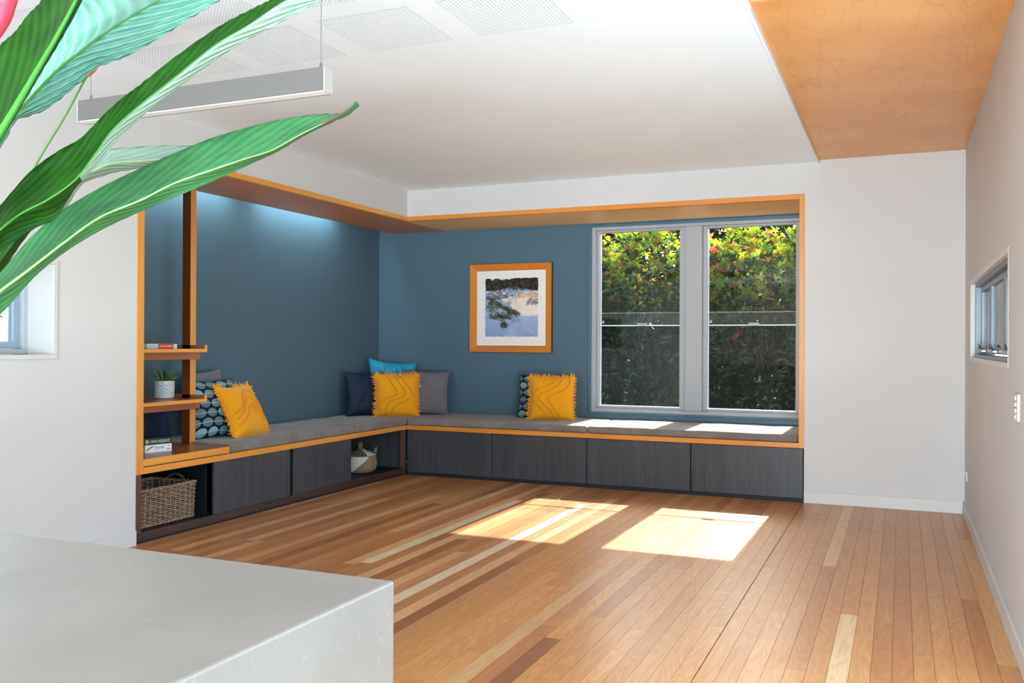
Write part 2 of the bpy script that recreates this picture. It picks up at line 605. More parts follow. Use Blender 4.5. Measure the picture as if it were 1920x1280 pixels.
# ------------------------------------------------------------------ window 1 (pair of sashless windows)
FRAME = plain('pale_grey_window_frame', '#aeb3b9', 0.4, 0.4)
def glass_mat():
    k = N('window_glass')
    tr = k.n('ShaderNodeBsdfTransparent'); tr.inputs[0].default_value = (0.93, 0.96, 0.95, 1)
    gl = k.n('ShaderNodeBsdfGlossy'); gl.inputs['Roughness'].default_value = 0.02
    fz = k.n('ShaderNodeFresnel'); fz.inputs[0].default_value = 1.27
    mx = k.n('ShaderNodeMixShader')
    k.l(fz.outputs[0], mx.inputs[0]); k.l(tr.outputs[0], mx.inputs[1]); k.l(gl.outputs[0], mx.inputs[2])
    df = k.n('ShaderNodeBsdfDiffuse'); df.inputs[0].default_value = (0.8, 0.8, 0.78, 1)
    mx2 = k.n('ShaderNodeMixShader')
    dust = k.noise(k.coord('Object', (60, 60, 60)), 1.0, 4, 0.7)
    k.l(k.math('MULTIPLY', dust, 0.008), mx2.inputs[0])
    k.l(mx.outputs[0], mx2.inputs[1]); k.l(df.outputs[0], mx2.inputs[2])
    k.l(mx2.outputs[0], k.out.inputs['Surface'])
    return k.m
GLASS = glass_mat()
EDGE = plain('polished_glass_edge', '#e8f2f0', 0.2, 0.5)
win = thing('window_1', 'pair of tall sashless windows looking onto a hedge', 'window', (2.55, 0.9, 0.56), kind='structure')
# blue reveal trim
for b in ((1.53, 1.556, 0.838, 0.99, 0.592, 2.375), (1.53, 3.57, 0.838, 0.99, 2.375, 2.398), (1.53, 3.57, 0.836, 0.99, 0.575, 0.592)):
    obj('reveal_trim', B(*b, bevel=0.002), BLUETRIM, win)
obj('reveal_trim', B(1.50, 3.57, 0.838, 0.8499, 0.535, 0.574, bevel=0.002), BLUETRIM, win)
def fbox(n, *b): return obj(n, B(*b, bevel=0.003), FRAME, win)
# outer frame
fbox('window_frame', 1.556, 1.597, 0.862, 1.0, 0.628, 2.345)
fbox('window_frame', 1.556, 3.57, 0.862, 1.0, 2.345, 2.375)
fbox('window_frame', 1.556, 3.57, 0.862, 1.0, 0.592, 0.628)
fbox('mullion', 2.470, 2.625, 0.858, 1.0, 0.6285, 2.3445)
fbox('window_frame', 3.535, 3.57, 0.862, 1.0, 0.629, 2.344)
PX = ((1.622, 2.408), (2.668, 3.452))
for i, (a, b) in enumerate(PX):
    # inner sash channels
    lo = (1.598, 2.626)[i]; hi = (2.469, 3.534)[i]
    fbox('sash_stile', lo, a, 0.90, 0.985, 0.629, 2.344)
    fbox('sash_stile', b, hi, 0.90, 0.985, 0.629, 2.344)
    fbox('sash_rail', a, b, 0.905, 0.985, 2.326, 2.344)
    fbox('sash_rail', a, b, 0.90, 0.985, 0.629, 0.654)
    pn = obj('pane', B(a, b, 0.932, 0.938, 0.654, 1.545), GLASS, win)
    obj('pane_edge', B(a, b, 0.9315, 0.9385, 1.545, 1.5475), EDGE, pn)
    pn2 = obj('pane', B(a, b, 0.955, 0.961, 1.430, 2.326), GLASS, win)
    obj('pane_edge', B(a, b, 0.945, 0.966, 1.422, 1.4295, 0.001), EDGE, pn2)
    m = (a + b) / 2 + 0.02
    obj('lift_handle', B(m - 0.045, m + 0.045, 0.93, 0.95, 1.432, 1.448, 0.002), FRAME, pn2)
    obj('latch', prism(bmesh.new(), [(a + 0.005, 1.452), (a + 0.035, 1.447), (a + 0.035, 1.475)], 1, 0.925, 0.94), FRAME, pn2)
    obj('keeper', lathe(bmesh.new(), [(0, 0), (0.008, 0), (0.008, 0.03), (0, 0.03)], 12, (lo + 0.012, 0.897, 1.34)), FRAME, win)

# ------------------------------------------------------------------ window 2 (right wall, small awning strip)
SILVER = plain('satin_grey_frame', '#6d757d', 0.35, 0.5, 0.2)
CHROME = plain('chrome_winder', '#8e9296', 0.3, 0.5, 0.9)
w2 = thing('window_2', 'small high horizontal window in the right wall', 'window', (W, -1.7, 1.165), kind='structure')
def ring(par, name, m, x0, x1, y0, y1, z0, z1, t, bev=0.002):
    obj(name, B(x0, x1, y0, y1, z0, z0 + t, bev), m, par)
    obj(name, B(x0, x1, y0, y1, z1 - t, z1, bev), m, par)
    obj(name, B(x0, x1, y0, y0 + t, z0 + t, z1 - t, bev), m, par)
    obj(name, B(x0, x1, y1 - t, y1, z0 + t, z1 - t, bev), m, par)
ring(w2, 'architrave', TRIMW, W - 0.0015, W + 0.028, -2.94, -0.55, 1.145, 1.692, 0.026, 0.001)
ring(w2, 'window_frame', SILVER, W + 0.028, W + 0.15, -2.92, -0.57, 1.168, 1.669, 0.022)
for (a, b) in ((-1.28, -0.592), (-2.08, -1.29), (-2.898, -2.09)):
    ring(w2, 'sash', SILVER, W + 0.062, W + 0.10, a, b, 1.20, 1.647, 0.035)
    obj('pane', B(W + 0.078, W + 0.084, a + 0.035, b - 0.035, 1.235, 1.612), GLASS, w2)
    mid = (a + b) / 2
    wd = obj('winder', B(W + 0.03, W + 0.062, mid - 0.09, mid + 0.09, 1.205, 1.225, 0.004), CHROME, w2)
    obj('handle', tube(bmesh.new(), [(W + 0.045, mid, 1.225), (W + 0.03, mid - 0.02, 1.245), (W + 0.022, mid - 0.06, 1.25), (W + 0.02, mid - 0.09, 1.235)], 0.007, 8), CHROME, wd)

# ------------------------------------------------------------------ window 3 (left wall)
w3 = thing('window_3', 'small deep set window in the left white wall', 'window', (0, -4.6, 1.174), kind='structure')
ring(w3, 'architrave', TRIMW, -0.015, 0.007, -5.325, -3.875, 1.150, 1.701, 0.027)
ring(w3, 'window_frame', FRAME, -0.30, -0.20, -5.3, -3.9, 1.176, 1.675, 0.03)
FR2 = plain('blue_grey_sash', '#8c9fae', 0.35, 0.5)
for (a, b) in ((-4.60, -3.93), (-5.27, -4.605)):
    ring(w3, 'sash', FR2, -0.27, -0.225, a, b, 1.207, 1.645, 0.04)
    obj('pane', B(-0.25, -0.244, a + 0.04, b - 0.04, 1.247, 1.605), GLASS, w3)

# switch plate and outlet on the right wall
SWI = plain('white_switch_plastic', '#d2d0cc', 0.4, 0.3)
t = thing('light_switch', 'tall white light switch plate on the right wall', 'light switch', (W, -3.3, 0.94))
obj('switch_plate', B(W - 0.009, W, -3.375, -3.235, 0.945, 1.055, 0.002), SWI, t)
for i in range(4):
    obj('rocker', B(W - 0.014, W - 0.009, -3.33, -3.28, 0.953 + i * 0.025, 0.970 + i * 0.025, 0.0015), SWI, t)
t = thing('power_outlet', 'small white outlet plate low in the right corner', 'outlet', (W, -0.26, 0.28))
obj('outlet_plate', B(W - 0.009, W, -0.33, -0.19, 0.283, 0.355, 0.002), SWI, t)
obj('outlet_switch', B(W - 0.013, W - 0.009, -0.3, -0.28, 0.325, 0.342, 0.001), SWI, t)
obj('outlet_switch', B(W - 0.013, W - 0.009, -0.24, -0.22, 0.325, 0.342, 0.001), SWI, t)
# ------------------------------------------------------------------ bench top, cabinets
bench = thing('window_bench', 'orange timber edged bench top running round the corner under the cushions', 'bench', (0.0, 0.0, ZB))
obj('bench_slab', B(XB + 0.002, -0.03, L + 0.006, YB - 0.002, ZB + 0.006, ZT - 0.002), SHELF_Y, bench)
obj('bench_slab', B(-0.03, W1 - T - 0.001, 0.03, YB - 0.002, ZB + 0.006, ZT - 0.002), SHELF_Y, bench)
obj('front_edge', B(-0.006 + 0.012, W1 - T - 0.0005, -0.006, 0.03, ZB, ZT, 0.0015), TIMBER_X, bench)
obj('front_edge', B(-0.03, 0.006, L + 0.0555, -0.006, ZB, ZT, 0.0015), TIMBER_Y, bench)

xs = [0.008, 0.894, 1.802, 2.711, W1 - 0.004]
WHERE = ['nearest the corner basket', 'under the framed picture and yellow cushion', 'below the left window pane', 'at the white wall end below the right pane']
for i in range(4):
    a, b = xs[i], xs[i + 1]
    t = thing('storage_cabinet', 'charcoal wood cabinet under the window seat, ' + WHERE[i], 'cabinet', (a, 0.0, 0.0), 'window seat cabinets')
    obj('carcass', B(a + 0.002, b - 0.002, 0.022, YB - 0.01, 0.028, ZB - 0.002), CARCASS, t)
    obj('door', B(a + 0.004, b - 0.004, 0.001, 0.021, 0.03, ZB - 0.004, 0.0012), VENEER, t)
    obj('kickboard', B(a + 0.001, b - 0.001, 0.012, 0.03, 0.0, 0.027), KICK, t)

t = thing('sliding_door_cabinet', 'low charcoal cabinet with two sliding doors and open ends along the left wall', 'cabinet', (0.0, L, 0.0))
obj('base_board', B(XB + 0.02, -0.021, L + 0.046, -0.02, 0.045, 0.065), CARCASS, t)
obj('plinth_rail', B(-0.02, 0.0, L + 0.0, -0.012, 0.016, 0.066, 0.0015), DARKTIMBER_Y, t)
obj('kickboard', B(-0.03, -0.012, L + 0.0, -0.012, 0.0, 0.016), KICK, t)
obj('back_panel', B(XB + 0.004, XB + 0.018, L + 0.01, -0.02, 0.0, ZB - 0.002), CARCASS, t)
obj('end_panel', B(XB + 0.02, 0.0, L + 0.004, L + 0.045, 0.0665, ZB - 0.001, 0.0015), DARKTIMBER_Z, t)
obj('end_panel', B(XB + 0.02, -0.002, -0.02, 0.006, 0.0, ZB - 0.002), VENEER, t)
obj('corner_post', B(-0.035, -0.001, -0.056, -0.021, 0.0665, ZB - 0.001, 0.0015), DARKTIMBER_Z, t)
for yy in (-2.64, -1.75, -0.945):
    obj('divider', B(XB + 0.02, -0.055, yy, yy + 0.018, 0.066, ZB - 0.002), CARCASS, t)
obj('sliding_door', B(-0.024, -0.004, -2.607, -1.769, 0.067, ZB - 0.002, 0.0012), VENEER, t)
obj('sliding_door', B(-0.027, -0.007, -1.722, -0.923, 0.067, ZB - 0.002, 0.0012), VENEER, t)
obj('door_track', B(-0.026, -0.002, -1.748, -1.742, 0.067, ZB - 0.002), CARCASS, t)

# ------------------------------------------------------------------ bench cushions
def linen(name, c1, c2, c3):
    k = N(name)
    v = k.coord('Object', (1, 1, 1))
    a = k.noise(k.coord('Object', (300, 12, 300)), 1.0, 3, 0.6)
    b = k.noise(k.coord('Object', (12, 300, 300)), 1.0, 3, 0.6)
    m = k.noise(v, 5.0, 4, 0.6)
    w = k.math('MULTIPLY', k.math('ADD', a, b), 0.5)
    f = k.math('ADD', k.math('MULTIPLY', w, 0.6), k.math('MULTIPLY', m, 0.4))
    k.l(k.ramp(f, [(0.3, lin(c1)), (0.5, lin(c2)), (0.7, lin(c3))]), k.p.inputs['Base Color'])
    k.bump(w, 0.25, 0.002)
    return k.set(0.9, 0.15, sheen=0.2)
LINEN = linen('grey_brown_linen', '#615853', '#807771', '#9c948f')

def rounded_box(bm, x0, x1, y0, y1, z0, z1, r, nx, ny, nz, wob=0.0, seed=0):
    rr = np.random.default_rng(seed)
    ph = rr.uniform(0, 6.28, 6)
    cache = {}
    def P(x, y, z):
        key = (round(x, 5), round(y, 5), round(z, 5))
        if key in cache: return cache[key]
        q = Vector((min(max(x, x0 + r), x1 - r), min(max(y, y0 + r), y1 - r), min(max(z, z0 + r), z1 - r)))
        d = Vector((x, y, z)) - q
        n = d.normalized() if d.length > 1e-9 else Vector((0, 0, 0))
        w = wob * (math.sin(x * 9 + ph[0]) * math.sin(y * 8 + ph[1]) + 0.6 * math.sin(x * 23 + ph[2] + y * 17) )
        p = q + n * (r + (w if z > (z0 + z1) / 2 - 0.001 else w * 0.5))
        cache[key] = bm.verts.new(p)
        return cache[key]
    def gridpts(a, b, n):
        return [a] + [a + r * (0.35, 0.7, 1.0)[i] for i in range(3)] + [a + r + (b - a - 2 * r) * (i + 1) / n for i in range(n)] + [b - r * (0.7, 0.35)[i] for i in range(2)] + [b]
    X, Y, Z = gridpts(x0, x1, nx), gridpts(y0, y1, ny), gridpts(z0, z1, nz)
    def face(ax, val, A, Bq, flip):
        for i in range(len(A) - 1):
            for j in range(len(Bq) - 1):
                q = []
                for (s, u) in ((A[i], Bq[j]), (A[i + 1], Bq[j]), (A[i + 1], Bq[j + 1]), (A[i], Bq[j + 1])):
                    p = [s, u]; p.insert(ax, val); q.append(P(*p))
                q = list(dict.fromkeys(q))
                if flip: q.reverse()
                if len(q) > 2:
                    try: bm.faces.new(q)
                    except ValueError: pass
    face(2, z0, X, Y, True); face(2, z1, X, Y, False)
    face(1, y0, X, Z, False); face(1, y1, X, Z, True)
    face(0, x0, Y, Z, True); face(0, x1, Y, Z, False)
    return bm

ZCU = 0.532
for i, (a, lab) in enumerate([((XB + 0.06, -0.006, -2.44, -0.853), 'long grey linen bench cushion beside the timber shelves'),
                              ((XB + 0.06, -0.004, -0.847, 0.83), 'grey linen bench cushion in the corner under the pillows'),
                              ((0.0, 1.797, 0.004, 0.835), 'grey linen bench cushion below the framed picture'),
                              ((1.806, 3.562, 0.004, 0.835), 'grey linen bench cushion in the sun below the window')]):
    o = obj('bench_cushion', rounded_box(bmesh.new(), a[0], a[1], a[2], a[3], ZT + 0.0005, ZCU, 0.02, 24, 20, 2, 0.002, i), LINEN, smooth=True)
    tag(o, lab, 'cushion', 'bench seat cushions')

# ------------------------------------------------------------------ shelf stand on the left bench end
SH_X = wood('red_brown_timber_x', '#b86c3e', '#93502c', 0, 18, 0.28)
st = thing('timber_shelf_stand', 'orange timber shelf stand with two trays on a post at the left bench end', 'shelf', (-0.3, -2.9, ZT))
pl = obj('platform', B(XB + 0.01, 0.0, L + 0.0556, -2.467, ZT + 0.006, 0.52, 0.0015), SHELF_Y, st)
obj('platform_edge', B(0.0, 0.0055, L + 0.0556, -2.467, ZT + 0.006, 0.52, 0.001), TIMBER_Y, pl)
obj('platform_edge', B(XB + 0.01, 0.0, L + 0.06, -2.49, ZT, ZT + 0.006), KICK, pl)
obj('post', B(-0.44, -0.366, -2.455, -2.40, ZT, ZS, 0.001), wood('post_timber', '#7c421f', '#562a12', 2, 20, 0.4), st)
obj('post_face', B(-0.366, -0.363, -2.455, -2.40, ZT, ZS, 0.0005), TIMBER_Z, st)
for z, dz in ((0.822, 0.025), (1.177, 0.024)):
    s = obj('shelf', B(-0.69, -0.235, L + 0.0065, -2.43, z, z + dz, 0.001), SH_X, st)
    obj('front_edge', B(-0.235, -0.232, L + 0.0065, -2.43, z, z + dz, 0.0006), TIMBER_Y, s)
    obj('end_lip', B(-0.69, -0.2325, -2.455, -2.43, z + dz, z + dz + 0.026, 0.001), SH_X, s)
    obj('end_lip_cap', B(-0.2325, -0.2305, -2.455, -2.43, z + dz - 0.001, z + dz + 0.026, 0.0005), TIMBER_Y, s)
    rl = obj('rail', B(-0.362, -0.335, L + 0.0065, -2.385, z - 0.052, z - 0.001, 0.0015), SHELF_Y, st)
    obj('screw', tube(bmesh.new(), [(-0.335, -2.41, z - 0.025), (-0.3335, -2.41, z - 0.025)], 0.004, 10), CHROME, rl)

# ------------------------------------------------------------------ things on the shelves
def tmat(c, rough=0.5): return plain('print_' + c.strip('#'), c, rough)
FACEX = Matrix(((0, 0, 1, 0), (1, 0, 0, 0), (0, 1, 0, 0), (0, 0, 0, 1)))
def lettering(par, body, size, x, y, z, col, rot=None, width=None, name='lettering'):
    me = text_mesh(body, size)
    M_ = FACEX.copy()
    co = [v.co.x for v in me.vertices]
    if width and co:
        s = width / (max(co) - min(co))
        me.transform(Matrix.Diagonal((s, 1, 1, 1)))
    me.transform(FACEX)
    me.transform(Matrix.Translation((x, y, z)))
    o = obj(name, me, tmat(col))
    o.parent = par
    return o

bk = thing('picture_book', 'red and pale blue book lying flat on the upper timber shelf', 'book', (-0.3, -2.92, 1.201))
def lb(par, name, mat, *b, bev=0.0008):
    o = obj(name, B(*b, bevel=bev), mat); o.parent = par; return o
lb(bk, 'cover', tmat('#b8e4dc'), -0.19, 0, 0.0, 0.27, 0.0005, 0.034)
lb(bk, 'spine_label', tmat('#d8231c'), 0.0, 0.0012, 0.095, 0.235, 0.001, 0.0335, bev=0.0)
lb(bk, 'pages', tmat('#e9e6dc'), -0.191, -0.01, -0.001, 0.271, 0.004, 0.03, bev=0.0)
lettering(bk, 'O T K', 0.026, 0.0016, 0.013, 0.008, '#c9404a', width=0.068)
lettering(bk, 'SUPER GOOD THINGS 2', 0.019, 0.0018, 0.102, 0.011, '#fff4e0', width=0.126)
gb = thing('grey_notebook', 'thin grey notebook half hidden behind the left post on the upper shelf', 'book', (-0.36, -3.16, 1.201))
lb(gb, 'cover', tmat('#8c7f80'), -0.16, 0, 0, 0.2, 0.0005, 0.022)
lb(gb, 'pages', tmat('#cfc8c0'), -0.158, -0.003, -0.001, 0.201, 0.004, 0.018, bev=0.0)

ANG = math.radians(-14.5)
mb = thing('board_game_box', 'white Mancala game box lying at the bottom of the stack of two', 'game box', (-0.213, -3.022, 0.52))
mb.rotation_euler.z = ANG
lb(mb, 'box', tmat('#e6e7f0'), -0.13, 0, 0, 0.192, 0.0005, 0.052)
o = lb(mb, 'printed_board', tmat('#8f9a3c'), 0.0, 0.0008, 0.0, 0.055, 0.0, 0.011, bev=0.0)
o.location = (0, 0.012, 0.013); o.rotation_euler.x = math.radians(28)
lettering(mb, 'Mancala', 0.024, 0.001, 0.067, 0.026, '#3c4660', width=0.066)
lettering(mb, '2 \u2022', 0.013, 0.001, 0.072, 0.009, '#5a5d60')
lb(mb, 'printed_panel', tmat('#b9bfc6'), 0.0, 0.0008, 0.155, 0.182, 0.01, 0.024, bev=0.0)
lb(mb, 'printed_leaf', tmat('#8fa06a'), 0.0, 0.0008, 0.163, 0.178, 0.036, 0.042, bev=0.0)
pb = thing('puzzle_box', 'black metal puzzle set box on top of the white game box', 'game box', (-0.222, -3.03, 0.572))
pb.rotation_euler.z = ANG
lb(pb, 'box', tmat('#2b2d30', 0.35), -0.13, 0, -0.0, 0.208, 0.0005, 0.042)
lettering(pb, '6 METAL PUZZLES SET', 0.024, 0.001, 0.046, 0.012, '#f2f2ee', width=0.145)
o = obj('emblem', tube(bmesh.new(), [(0.001, 0.028 + 0.009 * math.cos(a), 0.021 + 0.012 * math.sin(a)) for a in [k * math.pi / 8 for k in range(16)]], 0.0018, 6, closed=True), tmat('#e6e6e2')); o.parent = pb
o = obj('emblem', tube(bmesh.new(), [(0.001, 0.024, 0.015), (0.001, 0.033, 0.026)], 0.0022, 6), tmat('#e6e6e2')); o.parent = pb

# potted succulent
pt = thing('potted_succulent', 'small spiky succulent in a dimpled pale grey pot on the lower shelf', 'potted plant', (-0.49, -2.575, 0.847))
POTM = plain('pale_grey_glazed_ceramic', '#c9ccd2', 0.25, 0.6)
def dimple(a, z, r):
    if z < 0.012 or z > 0.105 or r < 0.06: return 0
    u = a * 10 / math.pi; v = z / 0.0125
    return -0.0035 * abs(math.sin((u + v) * math.pi / 2)) * abs(math.sin((u - v) * math.pi / 2)) * 1.6 + 0.001
prof = [(0, 0.0), (0.055, 0.0), (0.066, 0.004)] + [(0.0685 + 0.0025 * i / 30, 0.008 + i * 0.0033) for i in range(31)] + [(0.072, 0.124), (0.071, 0.127), (0.067, 0.127), (0.066, 0.108), (0, 0.108)]
o = obj('pot', lathe(bmesh.new(), prof, 96, (0, 0, 0), dimple), POTM, smooth=True); o.parent = pt
o = obj('soil', lathe(bmesh.new(), [(0, 0.114), (0.03, 0.116), (0.0655, 0.112)], 24), plain('dark_soil', '#3a2c22', 0.95, 0.1)); o.parent = pt
def succ_mat():
    k = N('succulent_green')
    f = k.noise(k.coord('Object', (30, 30, 8)), 2.0, 3)
    k.l(k.ramp(f, [(0.3, lin('#2f4f25')), (0.7, lin('#6f9150'))]), k.p.inputs['Base Color'])
    return k.set(0.4, 0.5)
SUCC = succ_mat()
rs = random.Random(3)
for i in range(22):
    a = i * 2.399 + rs.uniform(-0.2, 0.2)
    tilt = 0.12 + 1.15 * (i / 22) ** 0.8
    ln = 0.118 - 0.03 * (i / 22) + rs.uniform(-0.008, 0.008)
    bm = bmesh.new()
    pts, rad = [], []
    for s in range(7):
        q = s / 6
        th = tilt * (0.75 + 0.35 * q)
        pts.append((math.cos(a) * ln * q * math.sin(th) + math.cos(a) * 0.012, math.sin(a) * ln * q * math.sin(th) + math.sin(a) * 0.012, 0.108 + ln * q * math.cos(th)))
        rad.append(0.0115 * (1 - q) ** 0.75 * (0.8 + 0.5 * q) + 0.0004)
    o = obj('leaf', tube(bm, pts, rad, 6), SUCC, smooth=True); o.parent = pt

# ------------------------------------------------------------------ wicker basket
wk = thing('wicker_basket', 'brown woven wicker storage basket in the open end of the left cabinet', 'basket', (-0.28, -2.94, 0.0655))
def wick(name, c1, c2):
    k = N(name)
    f = k.noise(k.coord('Object', (40, 40, 120)), 1.0, 3)
    k.l(k.ramp(f, [(0.3, lin(c1)), (0.7, lin(c2))]), k.p.inputs['Base Color'])
    return k.set(0.6, 0.35)
WICK = wick('brown_willow', '#7d614e', '#b39880')
bx0, bx1, by0, by1, bz0, bz1 = -0.46, -0.10, -3.185, -2.70, 0.0665, 0.30
def per(t, grow):
    """perimeter point at parameter t, outward normal"""
    x0, x1, y0, y1 = bx0 - grow, bx1 + grow, by0 - grow, by1 + grow
    a, b = x1 - x0, y1 - y0
    s = t * 2 * (a + b)
    if s < b: return (x1, y0 + s), (1, 0)
    s -= b
    if s < a: return (x1 - s, y1), (0, 1)
    s -= a
    if s < b: return (x0, y1 - s), (-1, 0)
    s -= b
    return (x0 + s, y0), (0, -1)
NST = 38
bm = bmesh.new()
for i in range(NST):
    (px, py), n = per(i / NST, 0.0)
    tube(bm, [(px, py, bz0), (px + n[0] * 0.006, py + n[1] * 0.006, (bz0 + bz1) / 2), (px + n[0] * 0.012, py + n[1] * 0.012, bz1)], 0.0042, 5)
obj('stake', bm, WICK, wk, kind='stuff')
bm = bmesh.new()
ROWS = 17
for rw in range(ROWS):
    z = bz0 + 0.006 + (bz1 - bz0 - 0.012) * rw / (ROWS - 1)
    g = 0.012 * rw / ROWS
    pts = []
    for i in range(NST * 2):
        t_ = i / (NST * 2)
        (px, py), n = per(t_, g)
        ph = math.cos(math.pi * (i / 2.0 + rw)) if i % 2 == 0 else 0.0
        pts.append((px + n[0] * 0.0085 * ph, py + n[1] * 0.0085 * ph, z + math.sin(i * 1.3 + rw) * 0.0008))
    tube(bm, pts, 0.0046, 5, closed=True)
obj('weave', bm, WICK, wk, smooth=True, kind='stuff')
bm = bmesh.new()
for k in range(2):
    pts = []
    for i in range(160):
        (px, py), n = per(i / 160, 0.013)
        pts.append((px + n[0] * 0.006 * math.sin(i * 0.9 + k * 3.14), py + n[1] * 0.006 * math.sin(i * 0.9 + k * 3.14), bz1 + 0.003 + 0.006 * math.cos(i * 0.9 + k * 3.14)))
    tube(bm, pts, 0.0045, 6, closed=True)
obj('rim', bm, WICK, wk, smooth=True)
bm = bmesh.new()
for k in range(2):
    pts = []
    for i in range(160):
        (px, py), n = per(i / 160, 0.003)
        pts.append((px + n[0] * 0.005 * math.sin(i * 0.9 + k * 3.14), py + n[1] * 0.005 * math.sin(i * 0.9 + k * 3.14), bz0 + 0.006 + 0.0045 * math.cos(i * 0.9 + k * 3.14)))
    tube(bm, pts, 0.004, 6, closed=True)
obj('base_braid', bm, WICK, wk, smooth=True)
obj('bottom', B(bx0, bx1, by0, by1, bz0, bz0 + 0.006), WICK, wk)
obj('handle', tube(bmesh.new(), catmull([(-0.36, by1 + 0.015, bz1 - 0.02), (-0.345, by1 + 0.02, bz1 + 0.02), (-0.28, by1 + 0.022, bz1 + 0.04), (-0.215, by1 + 0.02, bz1 + 0.02), (-0.2, by1 + 0.015, bz1 - 0.02)], 6), 0.009, 8), wick('dark_rope', '#3a3430', '#6b625a'), wk, smooth=True)

# ------------------------------------------------------------------ lidded seagrass basket
def attr_mat(name, rough=0.7, spec=0.3, attr='Col'):
    k = N(name)
    a = k.n('ShaderNodeVertexColor'); a.layer_name = attr
    nz = k.noise(k.coord('Object', (1, 1, 1)), 400, 2)
    k.l(k.mix(0.25, a.outputs['Color'], k.ramp(nz, [(0.3, (0.5, 0.5, 0.5)), (0.7, (1, 1, 1))]), 'MULTIPLY'), k.p.inputs['Base Color'])
    return k.set(rough, spec)
def face_colors(me, fn):
    ca = me.color_attributes.new('Col', 'FLOAT_COLOR', 'CORNER')
    for p in me.polygons:
        c = fn(p.center, p.index)
        for li in p.loop_indices: ca.data[li].color = tuple(c) + (1,)
SEAG = attr_mat('seagrass_weave')
sg = thing('seagrass_basket', 'round lidded seagrass basket with white diagonal band in the cabinet corner', 'basket', (-0.235, -0.43, 0.0655))
def coil_profile(keys, rows):
    """profile of stacked coils between key (r,z) points"""
    K = catmull([(r, z) for r, z in keys], 6)
    K = np.array(K); d = np.r_[0, np.cumsum(np.hypot(*np.diff(K, axis=0).T))]
    out = []
    for i in range(rows * 4 + 1):
        s = d[-1] * i / (rows * 4)
        r, z = np.interp(s, d, K[:, 0]), np.interp(s, d, K[:, 1])
        tx, tz = np.interp(s + 1e-3, d, K[:, 0]) - np.interp(s - 1e-3, d, K[:, 0]), np.interp(s + 1e-3, d, K[:, 1]) - np.interp(s - 1e-3, d, K[:, 1])
        ll = math.hypot(tx, tz) or 1
        b = 0.0028 * abs(math.sin(math.pi * i / 4))
        out.append((max(r + b * tz / ll, 0.0), z - b * tx / ll))
    return out
NATL, DRK, WHT = lin('#a38c6c'), lin('#4d4034'), lin('#e2dfd6')
def seacol(zlo):
    def fn(c, i):
        a = math.atan2(c[1], c[0])             # facing camera is around -45 deg
        a = (a + math.radians(45) + math.pi) % (2 * math.pi) - math.pi
        st_ = int((a + 7) * 96 / (2 * math.pi)) % 2
        if c[2] < 0.157:
            white = (a * 0.145 + 0.04) < (c[2] - 0.07) * 1.2 and a < 0.35
            if a > 1.05 and c[2] < 0.11: white = True
        else:
            white = a > 0.25 and c[2] < 0.21
        if white: return WHT if st_ else tuple(x * 0.7 for x in WHT)
        if c[2] >= 0.157: return NATL if st_ else DRK
        return NATL if st_ else tuple(x * 0.45 for x in NATL)
    return fn
me = bpy.data.meshes.new('body')
bm = lathe(bmesh.new(), [(0, 0.0)] + coil_profile([(0.10, 0.002), (0.135, 0.025), (0.147, 0.075), (0.146, 0.125), (0.138, 0.154)], 13) + [(0.12, 0.154)], 96)
bm.to_mesh(me); bm.free(); face_colors(me, seacol(0))
o = obj('body', me, SEAG, smooth=True); o.parent = sg
me = bpy.data.meshes.new('lid')
bm = lathe(bmesh.new(), coil_profile([(0.142, 0.158), (0.10, 0.180), (0.055, 0.198), (0.026, 0.212), (0.021, 0.225), (0.024, 0.25), (0.022, 0.270), (0.0, 0.281)], 15), 72)
bm.to_mesh(me); bm.free(); face_colors(me, seacol(1))
o = obj('lid', me, SEAG, smooth=True); o.parent = sg
for s_ in (1, -1):
    dx, dy = 0.7 * s_, 0.714 * s_
    pts = []
    for i in range(15):
        th = math.pi * (-0.12 + 1.24 * i / 14)
        w_, h_ = 0.034 * math.cos(th), 0.055 * math.sin(th)
        pts.append((dx * (0.135 + 0.2 * max(h_, 0)) - dy * w_ , dy * (0.135 + 0.2 * max(h_, 0)) + dx * w_, 0.155 + h_ + 0.012))
    me = bpy.data.meshes.new('handle')
    bm = tube(bmesh.new(), catmull(pts, 3), 0.006, 8)
    bm.to_mesh(me); bm.free()
    face_colors(me, lambda c, i: WHT if (i // 16) % 2 else lin('#1c1c1c'))
    o = obj('handle', me, SEAG, smooth=True); o.parent = sg
# ------------------------------------------------------------------ throw pillows
def pillow_surface(u, v, w, h, T, seed=0, wr=0.0, pin=0.075):
    """front (+) height and outline of a stuffed cover, u,v in -1..1"""
    x = w / 2 * u * (1 - pin * (1 - v * v)) 
    y = h / 2 * v * (1 - pin * (1 - u * u))
    hgt = T / 2 * max(0.0, (1 - u ** 4)) ** 0.6 * max(0.0, (1 - v ** 4)) ** 0.6
    hgt += wr * (math.sin(u * 5 + seed) * math.sin(v * 4 + seed * 2) + 0.7 * math.sin(u * 9 - v * 7 + seed)) * (1 - abs(u) ** 3) * (1 - abs(v) ** 3)
    return x, y, hgt

